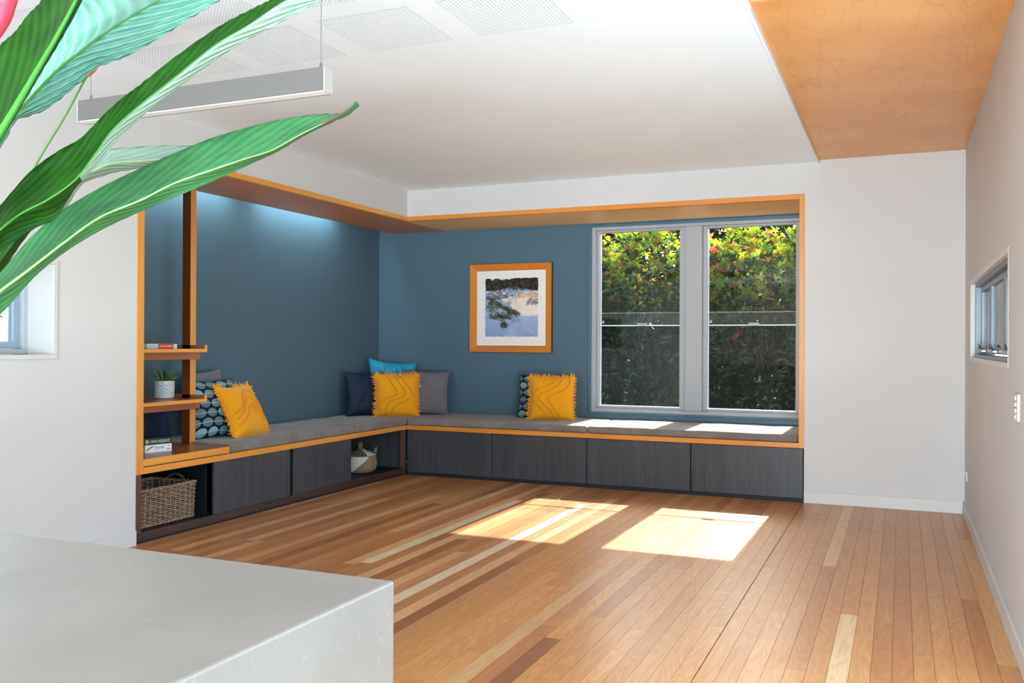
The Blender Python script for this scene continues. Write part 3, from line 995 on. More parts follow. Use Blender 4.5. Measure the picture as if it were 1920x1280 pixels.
def pillow(name, label, mat, w, h, T, base, heading, lean, roll=0.0, fringe=None, cords=None, cordmat=None, wr=0.003, seed=0, group='throw pillows', edge=None, pin=0.075):
    """base: bottom-centre point; heading: direction the front faces (deg, 0=+X); lean: backward tilt (deg)"""
    t = thing(name, label, 'pillow', base, group)
    hd = math.radians(heading)
    f = Vector((math.cos(hd), math.sin(hd), 0)); up = Vector((0, 0, 1))
    right = up.cross(f)              # viewer's right when facing the front
    le = math.radians(lean)
    up2 = up * math.cos(le) - f * math.sin(le)
    f2 = f * math.cos(le) + up * math.sin(le)
    M_ = Matrix((right, up2, f2)).transposed().to_4x4()
    M_ = M_ @ Matrix.Rotation(math.radians(roll), 4, 'Z')
    # sit the lower edge on the seat
    low = 0
    for u in (-1, 0, 1):
        for sgn in (1, -1):
            x, y, z = pillow_surface(u, -0.97 if u == 0 else -1, w, h, T, 0, 0, pin)
            low = min(low, (M_ @ Vector((x, y, z * sgn))).z)
    M_.translation = Vector(base) + Vector((0, 0, -low))
    t.location = M_.translation
    t.rotation_euler = M_.to_euler()
    n = 30
    bm = bmesh.new()
    uvl = bm.loops.layers.uv.new('UVMap')
    G = {}
    for sgn in (1, -1):
        for i in range(n + 1):
            for j in range(n + 1):
                u = math.sin((i / n - 0.5) * math.pi); v = math.sin((j / n - 0.5) * math.pi)
                x, y, z = pillow_surface(u, v, w, h, T, seed, wr, pin)
                rim = i in (0, n) or j in (0, n)
                if rim and sgn == -1: G[(sgn, i, j)] = G[(1, i, j)]
                else: G[(sgn, i, j)] = (bm.verts.new((x, y, z * sgn)), (u * 0.5 + 0.5, v * 0.5 + 0.5))
    for sgn in (1, -1):
        for i in range(n):
            for j in range(n):
                q = [G[(sgn, i, j)], G[(sgn, i + 1, j)], G[(sgn, i + 1, j + 1)], G[(sgn, i, j + 1)]]
                if sgn < 0: q.reverse()
                fc = bm.faces.new([a for a, _ in q])
                for lp, (_, uv) in zip(fc.loops, q): lp[uvl].uv = uv
    o = obj('cover', bm, mat, smooth=True); o.parent = t
    def S(u, v, off=0.0):
        x, y, z = pillow_surface(u, v, w, h, T, seed, wr, pin)
        return (x, y, z + off)
    # seam piping
    pts = [S(-1 + 2 * k / 20, -1) for k in range(20)] + [S(1, -1 + 2 * k / 20) for k in range(20)] + [S(1 - 2 * k / 20, 1) for k in range(20)] + [S(-1, 1 - 2 * k / 20) for k in range(20)]
    o = obj('seam', tube(bmesh.new(), pts, 0.003, 5, closed=True), edge or mat, smooth=True); o.parent = t
    if fringe:
        rr = random.Random(seed + 11)
        bm = bmesh.new()
        for side in range(4):
            cnt = 44
            for k in range(cnt):
                s = -1 + 2 * (k + rr.random()) / cnt
                u, v, ou, ov = ((s, -1, 0, -1), (1, s, 1, 0), (s, 1, 0, 1), (-1, s, -1, 0))[side]
                x, y, z = S(u, v)
                ln = fringe * rr.uniform(0.6, 1.15) * (0.45 if side == 0 else 1.0)
                dx = ou * ln + rr.uniform(-0.5, 0.5) * ln * (1 if ou == 0 else 0.6)
                dy = ov * ln + rr.uniform(-0.5, 0.5) * ln * (1 if ov == 0 else 0.6)
                dz = rr.uniform(-0.6, 0.6) * ln
                tube(bm, [(x, y, z), (x + dx * 0.55 + rr.uniform(-.3, .3) * ln * .3, y + dy * 0.55, z + dz * 0.3), (x + dx, y + dy, z + dz)], [0.0055, 0.0045, 0.0024], 4)
        o = obj('fringe', bm, mat, kind='stuff'); o.parent = t
    for c in (cords or []):
        pts = [S(p[0], p[1], 0.0045) for p in catmull(c, 8) if abs(p[0]) < 0.97 and abs(p[1]) < 0.97]
        o = obj('cord', tube(bmesh.new(), pts, 0.0068, 6), cordmat or mat, smooth=True); o.parent = t
    return t

def cloth(name, c1, c2, scale=220, bump=0.3, rough=0.9, sheen=0.2):
    k = N(name)
    a = k.noise(k.coord('UV', (scale, 14, 1)), 1.0, 3)
    b = k.noise(k.coord('UV', (14, scale, 1)), 1.0, 3)
    f = k.math('MULTIPLY', k.math('ADD', a, b), 0.5)
    k.l(k.ramp(f, [(0.35, lin(c1)), (0.65, lin(c2))]), k.p.inputs['Base Color'])
    k.bump(f, bump, 0.002)
    return k.set(rough, 0.15, sheen=sheen)
MUST = cloth('mustard_cotton', '#e69408', '#f9ae1c')
MUSTC = cloth('mustard_cord', '#d98606', '#ee9f12')
def velvet(name, c1, c2):
    k = N(name)
    f = k.noise(k.coord('UV', (5, 2.2, 1)), 1.5, 3, 0.55, 1.5)
    k.l(k.ramp(f, [(0.3, lin(c1)), (0.7, lin(c2))]), k.p.inputs['Base Color'])
    k.bump(f, 0.5, 0.02)
    k.set(0.6, 0.3, sheen=0.6)
    k.p.inputs['Sheen Roughness'].default_value = 0.35
    k.p.inputs['Sheen Tint'].default_value = lin(c2) + (1,)
    return k.m
NAVY = velvet('navy_velvet', '#06162c', '#0d2644')
TEAL = velvet('teal_velvet', '#1580a8', '#39a8cf')
def waffle():
    k = N('grey_waffle_weave')
    tc = k.n('ShaderNodeTexCoord'); sp = k.n('ShaderNodeSeparateXYZ'); k.l(tc.outputs['UV'], sp.inputs[0])
    sx = k.math('ABSOLUTE', k.math('SINE', k.math('MULTIPLY', sp.outputs[0], 95.0)))
    sy = k.math('ABSOLUTE', k.math('SINE', k.math('MULTIPLY', sp.outputs[1], 95.0)))
    f = k.math('MULTIPLY', sx, sy)
    k.l(k.ramp(f, [(0.05, lin('#54535b')), (0.7, lin('#8b8a92'))]), k.p.inputs['Base Color'])
    k.bump(f, 0.6, 0.006)
    return k.set(0.9, 0.15)
WAFF = waffle()
def leafprint(name, nx, ny):
    """navy cloth printed with staggered oval leaves strung on thin pale lines"""
    k = N(name)
    tc = k.n('ShaderNodeTexCoord'); sp = k.n('ShaderNodeSeparateXYZ'); k.l(tc.outputs['UV'], sp.inputs[0])
    u = k.math('MULTIPLY', sp.outputs[0], nx); v = k.math('MULTIPLY', sp.outputs[1], ny)
    row = k.math('FLOOR', v)
    u2 = k.math('ADD', u, k.math('MULTIPLY', k.math('MODULO', row, 2.0), 0.5))
    cu = k.math('SUBTRACT', k.math('FRACT', u2), 0.5); cv = k.math('SUBTRACT', k.math('FRACT', v), 0.5)
    d = k.math('ADD', k.math('POWER', k.math('ABSOLUTE', k.math('DIVIDE', cu, 0.43)), 2.0), k.math('POWER', k.math('ABSOLUTE', k.math('DIVIDE', cv, 0.47)), 2.0))
    inside = k.math('LESS_THAN', d, 1.0)
    cell = k.n('ShaderNodeCombineXYZ'); k.l(k.math('FLOOR', u2), cell.inputs[0]); k.l(row, cell.inputs[1])
    wn_ = k.n('ShaderNodeTexWhiteNoise'); wn_.noise_dimensions = '2D'; k.l(cell.outputs[0], wn_.inputs['Vector'])
    col = k.ramp(wn_.outputs['Value'], [(0.0, lin('#3d6f78')), (0.25, lin('#7f9aa6')), (0.5, lin('#5a7a86')), (0.7, lin('#7d8a78')), (0.9, lin('#8eb0b8'))])
    # lower half of every leaf a shade deeper, as printed
    half = k.math('LESS_THAN', cv, 0.0)
    col2 = k.mix(k.math('MULTIPLY', half, 0.3), col, lin('#2f4c55'))
    line = k.math('LESS_THAN', k.math('ABSOLUTE', k.math('ADD', cv, k.math('MULTIPLY', k.math('SINE', k.math('MULTIPLY', u2, 3.0)), 0.03))), 0.025)
    base = k.mix(inside, lin('#0e2138'), col2)
    c = k.mix(line, base, lin('#b9c7b4'))
    k.l(c, k.p.inputs['Base Color'])
    return k.set(0.85, 0.15)
LEAFP = leafprint('navy_leaf_print', 4.4, 6)

ZP = ZCU - 0.006
# left group by the shelves
pillow('throw_pillow', 'mustard fringed pillow with raised wave cords leaning beside the shelves', MUST, 0.43, 0.43, 0.15, (-0.36, -1.90, ZP), 4, 27, 0, 0.032,
       [[(-0.85, -0.15), (-0.4, 0.05), (-0.1, 0.55), (0.2, 0.75), (0.5, 0.55), (0.75, 0.1), (0.96, -0.3)],
        [(-0.85, -0.4), (-0.4, -0.15), (-0.05, 0.3), (0.2, 0.42), (0.5, 0.1), (0.72, -0.35), (0.9, -0.75), (0.75, -0.85)],
        [(-0.85, -0.62), (-0.35, -0.38), (-0.02, 0.0), (0.2, 0.08), (0.42, -0.25), (0.6, -0.6)]], MUSTC, seed=1)
pillow('throw_pillow', 'navy leaf print pillow standing between the post and the mustard pillow', LEAFP, 0.45, 0.45, 0.14, (-0.47, -2.10, ZP), -8, 14, 0, seed=2, wr=0.002)
pillow('throw_pillow', 'grey waffle pillow mostly hidden behind the navy leaf print pillow', WAFF, 0.42, 0.49, 0.10, (-0.67, -1.95, ZP), 0, 7, 4, seed=3)
pillow('throw_pillow', 'dark navy velvet pillow seen under the shelves behind the post', NAVY, 0.44, 0.33, 0.13, (-0.62, -2.62, 0.5205), 0, 12, 0, seed=4)
# corner group
pillow('throw_pillow', 'dark navy velvet pillow against the left wall in the corner', NAVY, 0.44, 0.44, 0.14, (-0.53, 0.13, ZP), -38, 10, 0, seed=5)
pillow('throw_pillow', 'teal velvet pillow standing highest at the back of the corner', TEAL, 0.50, 0.53, 0.12, (-0.46, 0.50, ZP), -48, 9, -5, seed=6, wr=0.010, pin=0.13)
pillow('throw_pillow', 'grey waffle pillow on the right of the corner pile', WAFF, 0.46, 0.45, 0.13, (-0.06, 0.50, ZP), -62, 12, -2, seed=7)
pillow('throw_pillow', 'mustard fringed pillow at the front of the corner pile', MUST, 0.42, 0.42, 0.15, (-0.225, 0.20, ZP), -58, 9, 0, 0.032,
       [[(-0.45, 0.95), (-0.15, 0.45), (0.02, 0.15), (-0.05, -0.02), (-0.6, -0.2), (-0.85, -0.45), (-0.8, -0.75), (-0.62, -0.95)],
        [(-0.1, 0.95), (0.2, 0.5), (0.42, 0.12), (0.3, -0.1), (-0.25, -0.3), (-0.5, -0.55), (-0.48, -0.95)],
        [(0.15, 0.92), (0.5, 0.5), (0.76, 0.1), (0.68, -0.15), (0.1, -0.45), (-0.18, -0.7), (-0.2, -0.95)]], MUSTC, seed=8)
# window group
pillow('throw_pillow', 'navy leaf print pillow half behind the mustard pillow near the window', LEAFP, 0.43, 0.42, 0.12, (1.10, 0.66, ZP), -84, 8, 0, seed=9, wr=0.002)
pillow('throw_pillow', 'mustard fringed pillow with S shaped cords beside the window', MUST, 0.43, 0.42, 0.15, (1.29, 0.48, ZP), -78, 10, 0, 0.032,
       [[(0.3, 0.95), (0.0, 0.65), (-0.55, 0.4), (-0.82, 0.1), (-0.65, -0.25), (-0.25, -0.7), (-0.1, -0.95)],
        [(0.52, 0.95), (0.35, 0.6), (-0.15, 0.3), (-0.52, 0.08), (-0.42, -0.2), (0.0, -0.6), (0.22, -0.95)],
        [(0.78, 0.95), (0.86, 0.6), (0.5, 0.3), (0.05, 0.12), (-0.1, -0.08), (0.1, -0.4), (0.52, -0.95)]], MUSTC, seed=10)

# ------------------------------------------------------------------ framed picture
fp = thing('framed_picture', 'square dune landscape print in an orange timber frame on the blue wall', 'picture', (0.71, 0.845, 1.16))
fx0, fx1, fz0, fz1, fw_ = 0.268, 1.156, 1.160, 2.048, 0.077
FW = wood('frame_timber', '#e39338', '#cf7c26', 2, 30, 0.35)
FWX = wood('frame_timber_x', '#e0852c', '#cb7322', 0, 30, 0.35)
BLK = plain('black_frame_side', '#17181a', 0.5, 0.4)
def frame_side(c_out0, c_out1, c_in1, c_in0, m):
    bm = bmesh.new()
    def v(p, y): return bm.verts.new((p[0], y, p[1]))
    a, b, c, d = v(c_out0, 0.815), v(c_out1, 0.815), v(c_in1, 0.824), v(c_in0, 0.824)
    e, f, g, h = v(c_out0, 0.846), v(c_out1, 0.846), v(c_in1, 0.846), v(c_in0, 0.846)
    for q in ((a, b, c, d), (e, f, b, a), (d, c, g, h), (h, g, f, e), (a, d, h, e), (b, f, g, c)): bm.faces.new(q)
    bmesh.ops.recalc_face_normals(bm, faces=bm.faces[:])
    return obj('frame_side', bm, m, fp)
o0, o1, o2, o3 = (fx0, fz0), (fx1, fz0), (fx1, fz1), (fx0, fz1)
i0, i1, i2, i3 = (fx0 + fw_, fz0 + fw_ - 0.01), (fx1 - 0.062, fz0 + fw_ - 0.01), (fx1 - 0.062, fz1 - fw_ + 0.008), (fx0 + fw_, fz1 - fw_ + 0.008)
frame_side(o0, o1, i1, i0, FWX); frame_side(o2, o3, i3, i2, FWX); frame_side(o1, o2, i2, i1, FW); frame_side(o3, o0, i0, i3, FW)
ring_b = (fx0 - 0.004, fx1 + 0.004, 0.828, 0.849, fz0 - 0.004, fz1 + 0.004)
obj('back_edge', B(*ring_b, bevel=0.001), BLK, fp)
obj('mat_board', B(i0[0] - 0.004, i1[0] + 0.004, 0.8265, 0.8275, i0[1] - 0.004, i2[1] + 0.004), plain('white_mat_board', '#f3f1ee', 0.9, 0.1), fp)
def vnoise(xx, yy, seed, octv=4):
    r_ = np.random.default_rng(seed); tot = np.zeros_like(xx); amp = 1.0; s = 0
    for o_ in range(octv):
        n_ = 2 ** (o_ + 2); g = r_.random((n_ + 2, n_ + 2))
        fx, fy = np.clip(xx, 0, .999) * n_, np.clip(yy, 0, .999) * n_
        ix, iy = fx.astype(int), fy.astype(int); tx, ty = fx - ix, fy - iy
        tx = tx * tx * (3 - 2 * tx); ty = ty * ty * (3 - 2 * ty)
        tot += amp * ((g[iy, ix] * (1 - tx) + g[iy, ix + 1] * tx) * (1 - ty) + (g[iy + 1, ix] * (1 - tx) + g[iy + 1, ix + 1] * tx) * ty)
        s += amp; amp *= 0.55
    return tot / s
NXp, NYp = 180, 184
gx, gy = np.meshgrid(np.linspace(0, 1, NXp), np.linspace(0, 1, NYp))      # gy 0 bottom
T_ = 1 - gy
def C3(h): return np.array(lin(h))
def sm(a, b, x): q = np.clip((x - a) / (b - a), 0, 1); return q * q * (3 - 2 * q)
n1, n2, n3 = vnoise(gx, gy, 1), vnoise(gx, gy, 2, 6), vnoise(gx, gy, 3, 5)
img = np.zeros((NYp, NXp, 3)) + C3('#9db0d6')
def over(mask, colr):
    global img
    img = img * (1 - mask[..., None]) + np.array(colr) * mask[..., None]
def strokes(seed, n, region, length, width, ang, cols, alpha=0.8):
    """short brush dabs: region() draws centres in (x, t) with t downwards"""
    r_ = np.random.default_rng(seed)
    for _ in range(n):
        cx, ct = region(r_)
        a = math.radians(r_.normal(*ang)); ln = length * r_.uniform(0.5, 1.4); wd = width * r_.uniform(0.6, 1.4)
        dx, dt = gx - cx, T_ - ct
        u_ = (dx * math.cos(a) + dt * math.sin(a)) / ln; v_ = (-dx * math.sin(a) + dt * math.cos(a)) / wd
        m_ = np.exp(-(u_ * u_ + v_ * v_) ** 2) * alpha
        over(m_, C3(cols[r_.integers(len(cols))]))
over(sm(0.72, 1.0, T_) * 0.55, C3('#7a97c6'))
over(np.clip((n2 - .42) * 1.6, 0, .4), C3('#c3cfe8'))
# sunlit sand at the right, blue-shadowed tracks winding through it
lit = sm(0.66, 0.61, T_ + (n1 - .5) * .05) * sm(-0.03, 0.05, gx - (0.30 + (T_ - .36) * 1.25))* sm(.22, .27, T_)
over(lit, C3('#eddccf'))
over(lit * sm(.45, .62, n2) * .6, C3('#f7efe8'))
strokes(11, 60, lambda r: (lambda q: (0.36 + 0.22 * q + r.normal(0, .035), 0.46 - 0.17 * q + 0.05 * math.sin(q * 6) + r.normal(0, .02)))(r.random()), .06, .009, (-38, 22), ['#8ea2c8', '#a9b8d6', '#7d92ba'], .75)
strokes(12, 45, lambda r: (r.uniform(.62, .99), r.uniform(.25, .33)), .05, .009, (5, 10), ['#b08a58', '#c9a06a', '#8c7048', '#d9c2a4'], .8)
strokes(13, 26, lambda r: (r.uniform(.80, .99), r.uniform(.36, .46)), .05, .014, (-30, 14), ['#5d5966', '#8d8494', '#b09a94'], .7)
strokes(14, 60, lambda r: (r.uniform(.02, .55), r.uniform(.19, .33)), .05, .012, (18, 20), ['#2f3a44', '#46525c', '#5f7088', '#c6d2ea'], .8)
strokes(15, 30, lambda r: (r.uniform(.0, .3), r.uniform(.30, .36)), .05, .010, (5, 12), ['#6d6a52', '#54563f'], .7)
# grassy dune shoulder running down to the right
def band(r):
    q = r.random(); return (0.06 + 0.56 * q + r.normal(0, .035), 0.38 + 0.25 * q ** 1.1 + r.normal(0, .035) * (1 - .5 * q))
strokes(16, 170, band, .045, .011, (38, 16), ['#3a3f31', '#54583f', '#6a6a48', '#2c312a', '#4a5140'], .75)
strokes(17, 90, lambda r: (r.normal(.30, .11), r.normal(.655, .028) + 0), .045, .012, (28, 18), ['#3d4236', '#5a5c44', '#2e322b'], .75)
strokes(18, 60, lambda r: (r.normal(.13, .05), r.normal(.50, .04)), .04, .010, (40, 16), ['#4b4f3c', '#666848'], .7)
strokes(19, 60, lambda r: (r.normal(.36, .04), r.normal(.80, .028)), .03, .010, (20, 30), ['#333830', '#4c5040'], .75)
strokes(20, 50, lambda r: (r.uniform(.45, .66), r.uniform(.62, .76)), .012, .006, (20, 30), ['#4a5366', '#5f6f92'], .7)
strokes(21, 40, lambda r: (r.uniform(.6, .9), r.uniform(.80, .95)), .010, .005, (20, 30), ['#6d83b0'], .6)
# dark scrub skyline
tree = sm(0.0, 0.02, 0.205 + 0.03 * np.sin(gx * 8 + .5) - .02 * gx + (n2 - .5) * .05 - T_)
over(tree, C3('#37332b'))
strokes(22, 220, lambda r: (r.random(), r.uniform(.02, .19)), .04, .02, (80, 40), ['#2a2823', '#4a4334', '#5d5340', '#39372c', '#1f1f1c'], .6)
over(sm(.0, .012, (0.03 + 0.03 * np.sin(gx * 21) * np.sin(gx * 9)) * sm(.08, .14, gx) * sm(.52, .44, gx) - T_ + .0), C3('#dde3ec'))
strokes(23, 7, lambda r: (r.uniform(.84, .93), r.uniform(.955, .968)), .008, .004, (-50, 40), ['#2c3854'], .8)
px0, px1, pz0, pz1 = 0.438, 1.014, 1.317, 1.902
edge = lambda q, s: 0.0035 * np.sin(q * 61 + s) * np.sin(q * 23 + s * 2)
X = px0 + (px1 - px0) * gx; Z = pz0 + (pz1 - pz0) * gy
X = X + np.where(gx == 0, edge(gy, 1), 0) + np.where(gx == 1, edge(gy, 2), 0)
Z = Z + np.where(gy == 0, edge(gx, 3), 0) + np.where(gy == 1, edge(gx, 4), 0)
vv = np.stack([X.ravel(), np.full(X.size, 0.8255), Z.ravel()], 1)
idx = np.arange(NXp * NYp).reshape(NYp, NXp)
fc = np.stack([idx[:-1, :-1], idx[:-1, 1:], idx[1:, 1:], idx[1:, :-1]], -1).reshape(-1, 4)
me = bpy.data.meshes.new('print')
me.from_pydata(vv.tolist(), [], fc.tolist())
ca = me.color_attributes.new('Col', 'FLOAT_COLOR', 'POINT')
ca.data.foreach_set('color', np.concatenate([np.clip(img, 0, 1).reshape(-1, 3), np.ones((NXp * NYp, 1))], 1).astype(np.float32).ravel())
k = N('dune_print_paper')
a = k.n('ShaderNodeVertexColor'); a.layer_name = 'Col'
k.l(a.outputs['Color'], k.p.inputs['Base Color'])
obj('print', me, k.set(0.8, 0.15), fp)

# ------------------------------------------------------------------ pendant light
pd = thing('pendant_light', 'long silver linear pendant light hung on thin wires', 'pendant light', (1.53, -4.46, 2.25))
SIL = plain('brushed_silver', '#7b7976', 0.5, 0.4, 0.2)
SILE = plain('silver_end_cap', '#bdbdba', 0.5, 0.4)
obj('housing', B(0.855, 2.196, -4.489, -4.434, 2.256, 2.349, 0.002), SIL, pd)
obj('end_cap', B(2.196, 2.202, -4.49, -4.433, 2.25, 2.35, 0.001), SILE, pd)
obj('end_cap', B(0.849, 0.855, -4.49, -4.433, 2.25, 2.35, 0.001), SILE, pd)
obj('diffuser', B(0.857, 2.194, -4.484, -4.439, 2.2515, 2.256), plain('opal_diffuser', '#f2f1ee', 0.5, 0.4), pd)
obj('lower_lip', B(0.855, 2.196, -4.4385, -4.434, 2.250, 2.256), SIL, pd)
for x in (2.165, 0.905):
    obj('wire', tube(bmesh.new(), [(x, -4.461, 2.37), (x, -4.461, ZC)], 0.0014, 6), SIL, pd)
    obj('wire_gripper', tube(bmesh.new(), [(x, -4.461, 2.349), (x, -4.461, 2.374)], [0.0055, 0.005], 10), SIL, pd)

# ------------------------------------------------------------------ kitchen island
def stone():
    k = N('pale_grey_stone')
    v = k.coord('Object', (1, 1, 1))
    a = k.noise(v, 6, 4, 0.6)
    fl = k.noise(k.coord('Object', (26, 60, 40)), 1.0, 4, 0.65, 0.8)
    c = k.ramp(a, [(0.3, lin('#99968f')), (0.7, lin('#a29f98'))])
    c = k.mix(k.math('MULTIPLY', k.ramp(fl, [(0.6, (0, 0, 0)), (0.72, (1, 1, 1))]), 0.35), c, lin('#bfbdb7'))
    k.l(c, k.p.inputs['Base Color'])
    return k.set(0.35, 0.4)
STONE = stone()
isl = thing('kitchen_island', 'pale grey stone kitchen island with waterfall end in the foreground', 'kitchen island', (2.4, -6.8, 0))
bm = prism(bmesh.new(), [(1.0, 0.86), (3.589, 0.86), (3.589, 0.0), (3.629, 0.0), (3.629, 0.9), (1.0, 0.9)], 1, -7.30, -6.34)
bmesh.ops.bevel(bm, geom=bm.edges[:], offset=0.004, segments=2, profile=0.5, affect='EDGES')
obj('stone_top_and_end', bm, STONE, isl)
obj('island_base', B(1.02, 3.588, -7.26, -6.38, 0.0, 0.859), plain('white_island_cabinet', '#dddcd8', 0.5, 0.4), isl)

LEAVES = {'E':[[[3.366,-6.87,1.249],[3.396,-6.89,1.241],[3.376,-6.876,1.231]],[[3.384,-6.83,1.292],[3.412,-6.85,1.276],[3.395,-6.836,1.254]],[[3.388,-6.795,1.326],[3.416,-6.816,1.304],[3.399,-6.801,1.281]],[[3.401,-6.768,1.367],[3.428,-6.789,1.33],[3.414,-6.773,1.322]],[[3.418,-6.739,1.402],[3.443,-6.76,1.36],[3.428,-6.745,1.352]],[[3.433,-6.7,1.433],[3.458,-6.722,1.394],[3.443,-6.706,1.382]],[[3.457,-6.668,1.458],[3.485,-6.688,1.417],[3.471,-6.673,1.407]],[[3.48,-6.636,1.481],[3.508,-6.657,1.441],[3.504,-6.637,1.432]],[[3.509,-6.602,1.505],[3.535,-6.623,1.461],[3.529,-6.604,1.454]],[[3.534,-6.569,1.523],[3.559,-6.591,1.479],[3.553,-6.572,1.477]],[[3.558,-6.538,1.538],[3.577,-6.562,1.494],[3.574,-6.541,1.499]],[[3.579,-6.507,1.55],[3.599,-6.531,1.519],[3.597,-6.51,1.529]],[[3.598,-6.488,1.555],[3.619,-6.511,1.536],[3.611,-6.493,1.541]],[[3.616,-6.469,1.559],[3.634,-6.494,1.55],[3.624,-6.477,1.555]],[[3.625,-6.46,1.567],[3.642,-6.485,1.559],[3.632,-6.468,1.563]],[[3.631,-6.452,1.578],[3.648,-6.477,1.569],[3.637,-6.46,1.575]]],'C':[[[3.381,-6.885,1.293],[3.411,-6.905,1.281],[3.391,-6.892,1.271]],[[3.406,-6.864,1.343],[3.435,-6.884,1.319],[3.416,-6.87,1.293]],[[3.422,-6.846,1.37],[3.45,-6.866,1.342],[3.432,-6.853,1.32]],[[3.434,-6.83,1.394],[3.461,-6.851,1.364],[3.443,-6.837,1.343]],[[3.445,-6.804,1.433],[3.463,-6.828,1.384],[3.459,-6.808,1.371]],[[3.466,-6.784,1.459],[3.48,-6.81,1.4],[3.471,-6.792,1.384]],[[3.479,-6.767,1.475],[3.498,-6.791,1.423],[3.484,-6.776,1.421]],[[3.495,-6.749,1.505],[3.51,-6.776,1.452],[3.5,-6.758,1.45]],[[3.505,-6.734,1.525],[3.519,-6.761,1.481],[3.512,-6.742,1.48]],[[3.515,-6.719,1.542],[3.539,-6.742,1.511],[3.544,-6.718,1.523]],[[3.545,-6.696,1.577],[3.567,-6.719,1.545],[3.578,-6.692,1.562]],[[3.583,-6.669,1.615],[3.601,-6.693,1.585],[3.613,-6.666,1.594]],[[3.611,-6.646,1.639],[3.631,-6.67,1.612],[3.652,-6.639,1.624]],[[3.628,-6.627,1.656],[3.66,-6.646,1.642],[3.686,-6.613,1.651]],[[3.662,-6.602,1.681],[3.697,-6.619,1.666],[3.715,-6.59,1.673]],[[3.703,-6.573,1.705],[3.732,-6.594,1.69],[3.732,-6.572,1.697]],[[3.745,-6.544,1.735],[3.761,-6.57,1.722],[3.752,-6.553,1.73]]],'D':[[[3.315,-6.696,1.363],[3.341,-6.717,1.357],[3.324,-6.703,1.355]],[[3.345,-6.683,1.416],[3.371,-6.705,1.407],[3.355,-6.69,1.407]],[[3.358,-6.667,1.455],[3.383,-6.689,1.446],[3.368,-6.673,1.445]],[[3.372,-6.65,1.48],[3.397,-6.672,1.463],[3.386,-6.655,1.458]],[[3.379,-6.636,1.496],[3.409,-6.656,1.473],[3.397,-6.639,1.466]],[[3.396,-6.618,1.501],[3.426,-6.638,1.477],[3.415,-6.621,1.472]],[[3.424,-6.595,1.506],[3.45,-6.616,1.482],[3.439,-6.599,1.479]],[[3.445,-6.564,1.51],[3.469,-6.586,1.492],[3.457,-6.57,1.49]],[[3.466,-6.533,1.51],[3.488,-6.556,1.498],[3.476,-6.54,1.499]],[[3.486,-6.514,1.505],[3.506,-6.538,1.498],[3.493,-6.522,1.501]]],'B':[[[3.347,-6.791,1.438],[3.375,-6.812,1.431],[3.356,-6.798,1.433]],[[3.369,-6.782,1.486],[3.399,-6.801,1.478],[3.384,-6.786,1.481]],[[3.38,-6.777,1.508],[3.409,-6.797,1.496],[3.393,-6.783,1.498]],[[3.381,-6.766,1.519],[3.421,-6.781,1.524],[3.416,-6.762,1.513]],[[3.382,-6.744,1.556],[3.431,-6.755,1.561],[3.431,-6.734,1.545]],[[3.387,-6.731,1.594],[3.444,-6.739,1.582],[3.447,-6.716,1.571]],[[3.389,-6.719,1.618],[3.457,-6.723,1.603],[3.468,-6.696,1.586]],[[3.394,-6.706,1.648],[3.481,-6.701,1.63],[3.499,-6.672,1.613]],[[3.386,-6.688,1.677],[3.498,-6.672,1.658],[3.523,-6.64,1.647]],[[3.384,-6.667,1.71],[3.514,-6.644,1.684],[3.547,-6.608,1.68]],[[3.402,-6.638,1.752],[3.541,-6.611,1.714],[3.57,-6.576,1.715]],[[3.449,-6.596,1.789],[3.576,-6.574,1.752],[3.589,-6.547,1.754]],[[3.583,-6.516,1.795],[3.602,-6.541,1.781],[3.59,-6.524,1.79]]],'A':[[[3.401,-6.877,1.37],[3.434,-6.895,1.365],[3.418,-6.88,1.366]],[[3.426,-6.866,1.414],[3.46,-6.884,1.406],[3.445,-6.869,1.409]],[[3.416,-6.86,1.477],[3.465,-6.871,1.436],[3.45,-6.856,1.439]],[[3.417,-6.849,1.524],[3.47,-6.858,1.462],[3.455,-6.843,1.466]],[[3.433,-6.831,1.563],[3.479,-6.843,1.498],[3.465,-6.828,1.502]],[[3.439,-6.818,1.581],[3.487,-6.829,1.532],[3.473,-6.814,1.537]],[[3.442,-6.805,1.603],[3.495,-6.815,1.566],[3.481,-6.799,1.572]],[[3.447,-6.792,1.623],[3.507,-6.799,1.612],[3.494,-6.783,1.619]],[[3.456,-6.778,1.663],[3.51,-6.787,1.65],[3.497,-6.771,1.657]],[[3.48,-6.757,1.714],[3.52,-6.772,1.695],[3.508,-6.755,1.703]],[[3.51,-6.733,1.755],[3.534,-6.755,1.74],[3.519,-6.74,1.75]]],'F':[[[3.272,-6.801,1.249],[3.302,-6.821,1.246],[3.282,-6.808,1.243]],[[3.308,-6.775,1.312],[3.337,-6.795,1.303],[3.32,-6.781,1.298]],[[3.333,-6.754,1.357],[3.362,-6.774,1.343],[3.345,-6.759,1.335]],[[3.343,-6.739,1.383],[3.371,-6.759,1.37],[3.354,-6.744,1.366]],[[3.356,-6.722,1.407],[3.383,-6.743,1.4],[3.366,-6.729,1.399]],[[3.365,-6.707,1.431],[3.391,-6.729,1.426],[3.374,-6.714,1.428]]]}
